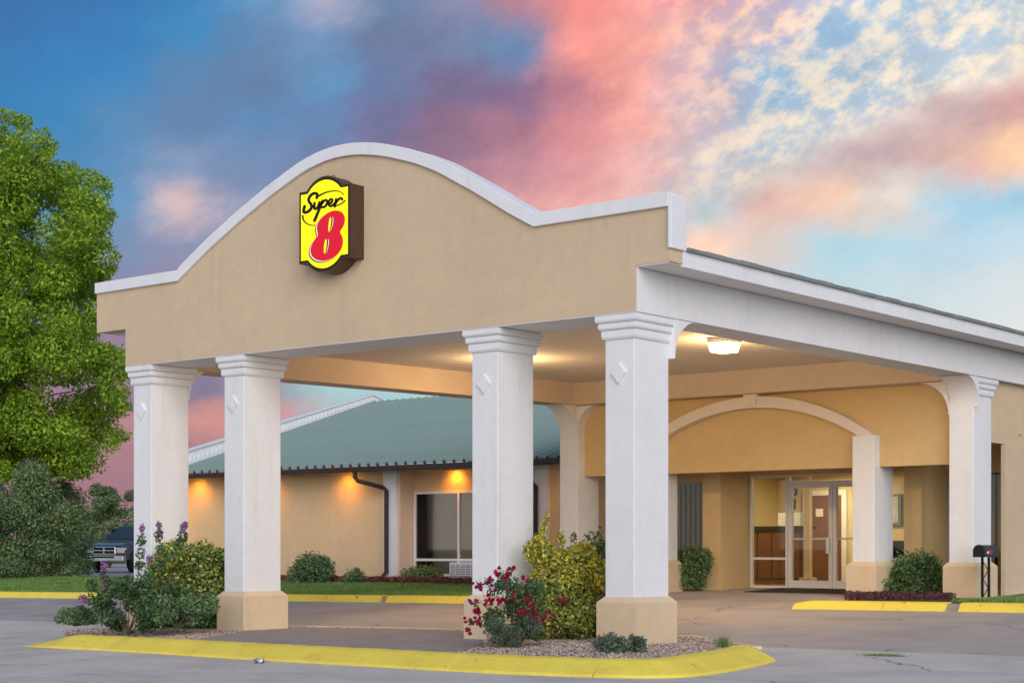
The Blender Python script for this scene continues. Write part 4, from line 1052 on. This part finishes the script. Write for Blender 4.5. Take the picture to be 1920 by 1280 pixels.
# clipped golden hedge between the two left columns
hb = boxblobs(-9.05, -7.45, -0.4, 0.95, 0.2, 1.42, 110, .20)
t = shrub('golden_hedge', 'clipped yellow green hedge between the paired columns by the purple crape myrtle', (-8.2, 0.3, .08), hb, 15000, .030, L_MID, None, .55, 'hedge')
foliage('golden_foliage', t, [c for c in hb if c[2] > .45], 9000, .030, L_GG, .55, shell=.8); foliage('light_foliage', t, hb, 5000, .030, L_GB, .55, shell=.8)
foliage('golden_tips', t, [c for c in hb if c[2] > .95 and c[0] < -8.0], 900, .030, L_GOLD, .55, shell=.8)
# purple crape myrtle
cb = at(240, 1184, 1.17*FPX/156); cb[2] = .09
def pxc(px, py, d, r, f=1.0): q = at(px, py, d); return (q[0], q[1], q[2], r, r, r*f)
dd = 1.17*FPX/156
pc_ = [pxc(random.gauss(250, 38), random.uniform(1085, 1172), dd + random.uniform(-.5, .5), random.uniform(.08, .15)) for _ in range(46)]
pc_ += [pxc(x, y, dd, .07, 1.3) for x, y in ((262,1060),(264,1035),(266,1012),(300,1060),(300,1030),(298,1005),(318,1040),(335,1020),(342,1005),(280,1075),(205,1095),(195,1080),(185,1125),(170,1122),(215,1110),(325,1100),(345,1110))]
t = shrub('purple_crape_myrtle', 'loose dark green crape myrtle with purple flower spikes before the hedge', cb, pc_, 9000, .028, L_MID, None, .5, stem_r=.008)
for (x, y) in ((193,1065),(190,1082),(298,983),(300,996),(342,990),(347,984),(266,990),(280,1048),(158,1122),(152,1123),(200,1098),(196,1058)):
    foliage('flower_spike', t, [pxc(x, y, dd, .045, 1.5)], 110, .016, L_PUR, .8, shell=.1)
# low olive shrub at the island tip
d2 = 1.17*FPX/146
shrub('olive_shrub', 'low olive shrub at the tapered tip of the yellow kerbed island', at(140, 1172, d2), [pxc(random.uniform(108,178), random.uniform(1145,1168), d2 + random.uniform(-.2,.2), .075) for _ in range(22)], 1500, .030, L_DK2, None, .4)
d3 = 1.17*FPX/158
shrub('sprawling_shrub', 'low dark spreading shrub below the clipped golden hedge', at(335, 1176, d3), [pxc(random.uniform(290,400), random.uniform(1125,1168), d3 + random.uniform(-.3,.5), .12) for _ in range(26)], 5000, .028, L_DK, None, .5)
# variegated euonymus by the corner column
d4 = 1.17*FPX/172
eu = [pxc(random.uniform(1000,1118), random.uniform(1028,1185), d4 + random.uniform(-.35,.35), random.uniform(.13,.19)) for _ in range(70)]
eu = [c for c in eu if c[2] > .15]
t = shrub('golden_euonymus', 'large rounded yellow variegated euonymus beside the corner column', at(1060, 1198, d4), eu, 9500, .028, L_GB, None, .55)
foliage('golden_foliage', t, [c for c in eu], 8500, .028, L_GG, .55, shell=.75)
foliage('golden_tips', t, [c for c in eu if c[2] > .85], 3600, .028, L_GOLD, .55, shell=.8)
for sh in (((1017,1012),(1016,998),(1020,985),(1025,972)), ((1052,1004),(1055,1013))): foliage('shoot', t, [pxc(x, y, d4, .05, 1.6) for x, y in sh], 70*len(sh), .028, L_GG, .4, shell=.2)
d5 = d4 + .55
dk = [pxc(random.uniform(1085,1138), random.uniform(1015,1185), d5 + random.uniform(-.2,.2), random.uniform(.12,.17)) for _ in range(36)]
shrub('evergreen_shrub', 'dark evergreen shrub squeezed between the euonymus and corner column', at(1115, 1195, d5), dk + [pxc(1125, 996, d5, .05, 1.6), pxc(1075, 1008, d5, .05, 1.5)], 6000, .026, L_MID, None, .55)
# red rose
d6 = 1.17*FPX/186
rs = [pxc(random.uniform(905,1010), random.uniform(1085,1195), d6 + random.uniform(-.3,.3), random.uniform(.07,.12)) for _ in range(46)] + [pxc(x, y, d6, .05, 1.2) for x, y in ((940,1078),(955,1072),(965,1090),(915,1090),(900,1095),(895,1130),(885,1165))]
t = shrub('red_rose_bush', 'straggling rose bush covered in crimson blooms before the euonymus', at(960, 1212, d6), rs, 5200, .022, L_MID, None, .5, 'rose bush', .006)
fl_ = [(880,1160),(893,1152),(902,1165),(898,1148),(884,1185),(912,1128),(925,1125),(938,1128),(945,1124),(915,1085),(908,1098),(895,1093),(935,1070),(963,1063),(955,1078),(960,1100),(966,1108),(985,1085),(992,1120),(982,1146),(1002,1140),(1005,1152),(1012,1160),(1020,1157),(1015,1168),(1028,1152),(970,1118),(948,1082),(1053,1130),(922,1112),(885,1125)]
for x, y in fl_:
    for k in range(3): foliage('bloom', t, [pxc(x + random.uniform(-9, 9), y + random.uniform(-7, 7), d6 - random.uniform(.1, .34), random.uniform(.016, .034))], 36, .014, L_RED, .85, shell=.1)
shrub('grey_green_shrub', 'fine grey green shrub at the foot of the crimson rose', at(965, 1216, d6 - .25), [pxc(random.uniform(922,1012), random.uniform(1158,1208), d6 - .3 + random.uniform(-.15,.15), .085) for _ in range(26)], 4200, .017, L_GREY, None, .3)
d7 = 1.17*FPX/199
shrub('small_azalea', 'small grey green shrub on the gravel before the corner column base', at(1165, 1229, d7), [pxc(random.uniform(1120,1205), random.uniform(1192,1222), d7 + random.uniform(-.15,.15), .055) for _ in range(30)], 2200, .024, L_GREY, None, .38)
q = onZ(1357, 1211, .125)
m = MB(); 
gpts = [(q[0] + rng.normal(0, .035), q[1] + rng.normal(0, .035), .12) for _ in range(240)]
o = blades('grass_tuft', gpts, .13, .004, M_GRASS, 'small grass tuft growing in the gravel at the island end', 'grass tuft'); del o['kind']
# weeds in the joint of the drive
for (px, py, lab) in ((1642, 1229, 'larger weed patch growing in the drive joint'), (1672, 1229.5, 'smaller weed patch growing in the drive joint')):
    q = onG(px, py); gpts = [(q[0] + rng.normal(0, .10), q[1] + rng.normal(0, .012), gz(q[0], q[1])) for _ in range(160)]
    o = blades('weed', gpts, .035, .004, M_GRASS, lab, 'weed'); del o['kind']
# wing planting
def wall_shrub(px0, px1, py0, lab, mt, n, dep):
    c = [pxc(random.uniform(px0, px1), random.uniform(py0, 1088), dep + random.uniform(-.3, .3), random.uniform(.12, .2)) for _ in range(36)]
    pm = (px0+px1)/2; hwp = (px1-px0)/2
    c = [pxc(pm + hwp*.85*u, 1090 - (1090-py0)*v*.9, dep + random.uniform(-.3,.3), random.uniform(.12,.2)) for u, v in [(random.uniform(-1,1), random.uniform(.1,1)) for _ in range(90)] if u*u + v*v < 1.05]
    b = at(pm, 1090, dep); b[2] = .47
    shrub('wall_shrub', lab, b, c, n, .035, mt, None, .5)
wall_shrub(542, 632, 1040, 'rounded dark shrub against the tan wing wall', L_DK, 5000, 40.4)
wall_shrub(650, 680, 1070, 'tiny shrub between the rounded shrub and the downspout', L_DK, 700, 40.0)
wall_shrub(748, 835, 1068, 'low wide shrub under the wing window', L_DK2, 3600, 40.2)
# red ground cover strip
gc = []
for i in range(420): x = random.uniform(-24, -9); gc.append((x, random.uniform(12.3, 12.9), .53, .12, .12, .11))
V, F = leaves_on(gc, 24000, .028, .6); obj('groundcover', raw_mesh('groundcover', V, F, L_RGC), None, kind='stuff', label='dark red ground cover strip along the foot of the motel wing', cat='ground cover')
L_PGC = leaf('purple_groundcover', (0.13, 0.06, 0.07), .5, .2)
gc = []
for i in range(160):
    px = random.uniform(1585, 1786); q = onZ(px, random.uniform(1112, 1119), .52); gc.append((q[0], q[1], .52, .08, .08, .06))
V, F = leaves_on(gc, 6500, .022, .6); obj('groundcover', raw_mesh('groundcover', V, F, L_PGC), None, kind='stuff', label='purplish ground cover behind the yellow kerb by the entrance pier', cat='ground cover')
# shrubs by the entrance
d8 = (1.29-.49)*FPX/(1115-HY)
es = [pxc(1720 + 66*u, 1115 - 74*v, d8 + random.uniform(-.4,.4), random.uniform(.13,.2)) for u, v in [(random.uniform(-1,1), random.uniform(.02,1)) for _ in range(130)] if abs(u)**1.6 + v**1.4 < 1.05]
t = shrub('entrance_shrub', 'bushy green shrub between the entrance pier and the mailbox column', at(1720, 1115, d8), es, 8000, .030, L_DK, None, .5)
foliage('bright_foliage', t, [c for c in es if c[2] < .95], 2600, .030, leaf('fresh_green', (.10, .19, .035), .4, .3), .5, shell=.85)
es = [pxc(random.uniform(1288, 1322), random.uniform(1030, 1098), 32.2 + random.uniform(-.2,.2), random.uniform(.12,.2)) for _ in range(34)]
b = at(1305, 1104, 32.2); b[2] = .53
shrub('window_shrub', 'dark upright shrub before the blind window beside the entrance pier', b, es, 4200, .030, L_DK, None, .5)

# ------------------------------------------------------------------ parked pickup truck
tp_ = at(196, HY, 69.0); tx, ty = float(tp_[0]), float(tp_[1])
TZ = 0.31
tk = thing('pickup_truck', 'dark blue pickup truck with chrome bumper parked behind the bushes', 'truck', (tx, ty, TZ))
M_PAINT = pmat('dark_blue_paint', (0.035, 0.038, 0.048), 0.25, 0.05, spec=0.6, coat=0.8)
M_CHROME = pmat('chrome', (0.72, 0.73, 0.76), 0.15, 0.05, metal=1.0)
M_TYRE = pmat('tyre', (0.012, 0.012, 0.012), 0.8, 0.1)
M_LAMP = pmat('headlamp', (0.75, 0.74, 0.70), 0.12, 0.05, spec=0.8)
M_WSCR = pmat('windscreen', (0.02, 0.035, 0.035), 0.08, 0.05, spec=0.8)
# local axes: forward (front of truck) towards camera and a little to the left of it
view = np.array([CAM[0]-tx, CAM[1]-ty]); view /= np.linalg.norm(view); a = math.radians(-35)
fwd = np.array([view[0]*math.cos(a) - view[1]*math.sin(a), view[0]*math.sin(a) + view[1]*math.cos(a)]); side = np.array([-fwd[1], fwd[0]])
def T(m):
    m.v = [(tx + fwd[0]*x + side[0]*y, ty + fwd[1]*x + side[1]*y, TZ + z) for x, y, z in m.v]; return m
def hull(sections):
    """sections: (x, halfwidth_bottom, halfwidth_top, z0, z1)"""
    m = MB()
    for (x, wb, wt, z0, z1) in sections: m.v += [(x, -wb, z0), (x, wb, z0), (x, wb*1.0, (z0+z1)*.55), (x, wt, z1), (x, -wt, z1), (x, -wb, (z0+z1)*.55)]
    for i in range(len(sections)-1):
        for j in range(6): j2 = (j+1) % 6; m.f.append((6*i+j, 6*i+j2, 6*i+6+j2, 6*i+6+j))
    m.f.append(tuple(range(6))); m.f.append(tuple(6*(len(sections)-1)+j for j in reversed(range(6)))); return m
body = obj('body', T(hull([(-5.3, .95, .92, .55, 1.32), (-1.9, .98, .93, .50, 1.32), (-1.4, .99, .92, .48, 1.30), (-.35, .98, .88, .5, 1.22), (-.05, .94, .80, .52, 1.12), (0.02, .90, .74, .55, 1.02)])), M_PAINT, tk, bevel=0.03)
obj('cab', T(hull([(-4.0, .90, .76, 1.28, 1.86), (-3.6, .92, .74, 1.28, 1.93), (-2.2, .92, .72, 1.28, 1.93), (-1.35, .92, .80, 1.28, 1.34)])), M_PAINT, tk, bevel=0.02)
m = MB(); m.v = [(-1.38, -.80, 1.36), (-1.38, .80, 1.36), (-2.12, .70, 1.89), (-2.12, -.70, 1.89)]; m.v += [(x+.02, y, z+.018) for x, y, z in m.v]
m.f = [(0,1,2,3),(4,7,6,5),(0,4,5,1),(1,5,6,2),(2,6,7,3),(3,7,4,0)]; obj('windscreen', T(m), M_WSCR, tk)
for s in (-1, 1):
    m = MB().box(-3.4, -1.75, min(s*.87, s*.92), max(s*.87, s*.92), 1.40, 1.80); obj('side_window', T(m), M_WSCR, tk)
    obj('headlight', T(MB().box(-.20, .035, min(s*.60, s*.93), max(s*.60, s*.93), .80, 1.02)), M_LAMP, tk, bevel=.02)
    obj('mirror', T(MB().box(-1.65, -1.5, min(s*.95, s*1.2), max(s*.95, s*1.2), 1.38, 1.62)), M_PAINT, tk, bevel=.02)
    for wx in (-.85, -4.4):
        w_ = obj('wheel', T(MB().tube([(wx, s*.70, .38), (wx, s*.75, .38), (wx, s*.96, .38), (wx, s*1.0, .38)], [.34, .39, .39, .34], 20)), M_TYRE, tk)
        obj('rim', T(MB().tube([(wx, s*.97, .38), (wx, s*1.01, .38)], .22, 14)), M_CHROME, w_)
        obj('wheel_arch', T(MB().tube([(wx + .50*math.cos(q), s*.985, .42 + .50*math.sin(q)) for q in np.linspace(0, math.pi, 12)], .045, 6)), M_BLACK, tk)
g = obj('grille', T(MB().box(-.02, .05, -.56, .56, .74, 1.06)), M_CHROME, tk, bevel=.03)
for y0 in (-.50, .03):
    for z0 in (.78, .92): obj('grille_opening', T(MB().box(.045, .058, y0, y0+.47, z0, z0+.11)), M_BLACK, g)
bp = obj('bumper', T(MB().box(-.10, .14, -.98, .98, .46, .70)), M_CHROME, tk, bevel=.04)
obj('bumper_slot', T(MB().box(.135, .148, -.55, .55, .60, .67)), M_BLACK, bp); obj('number_plate', T(MB().box(.135, .15, -.16, .16, .49, .59)), M_TRIM, bp)
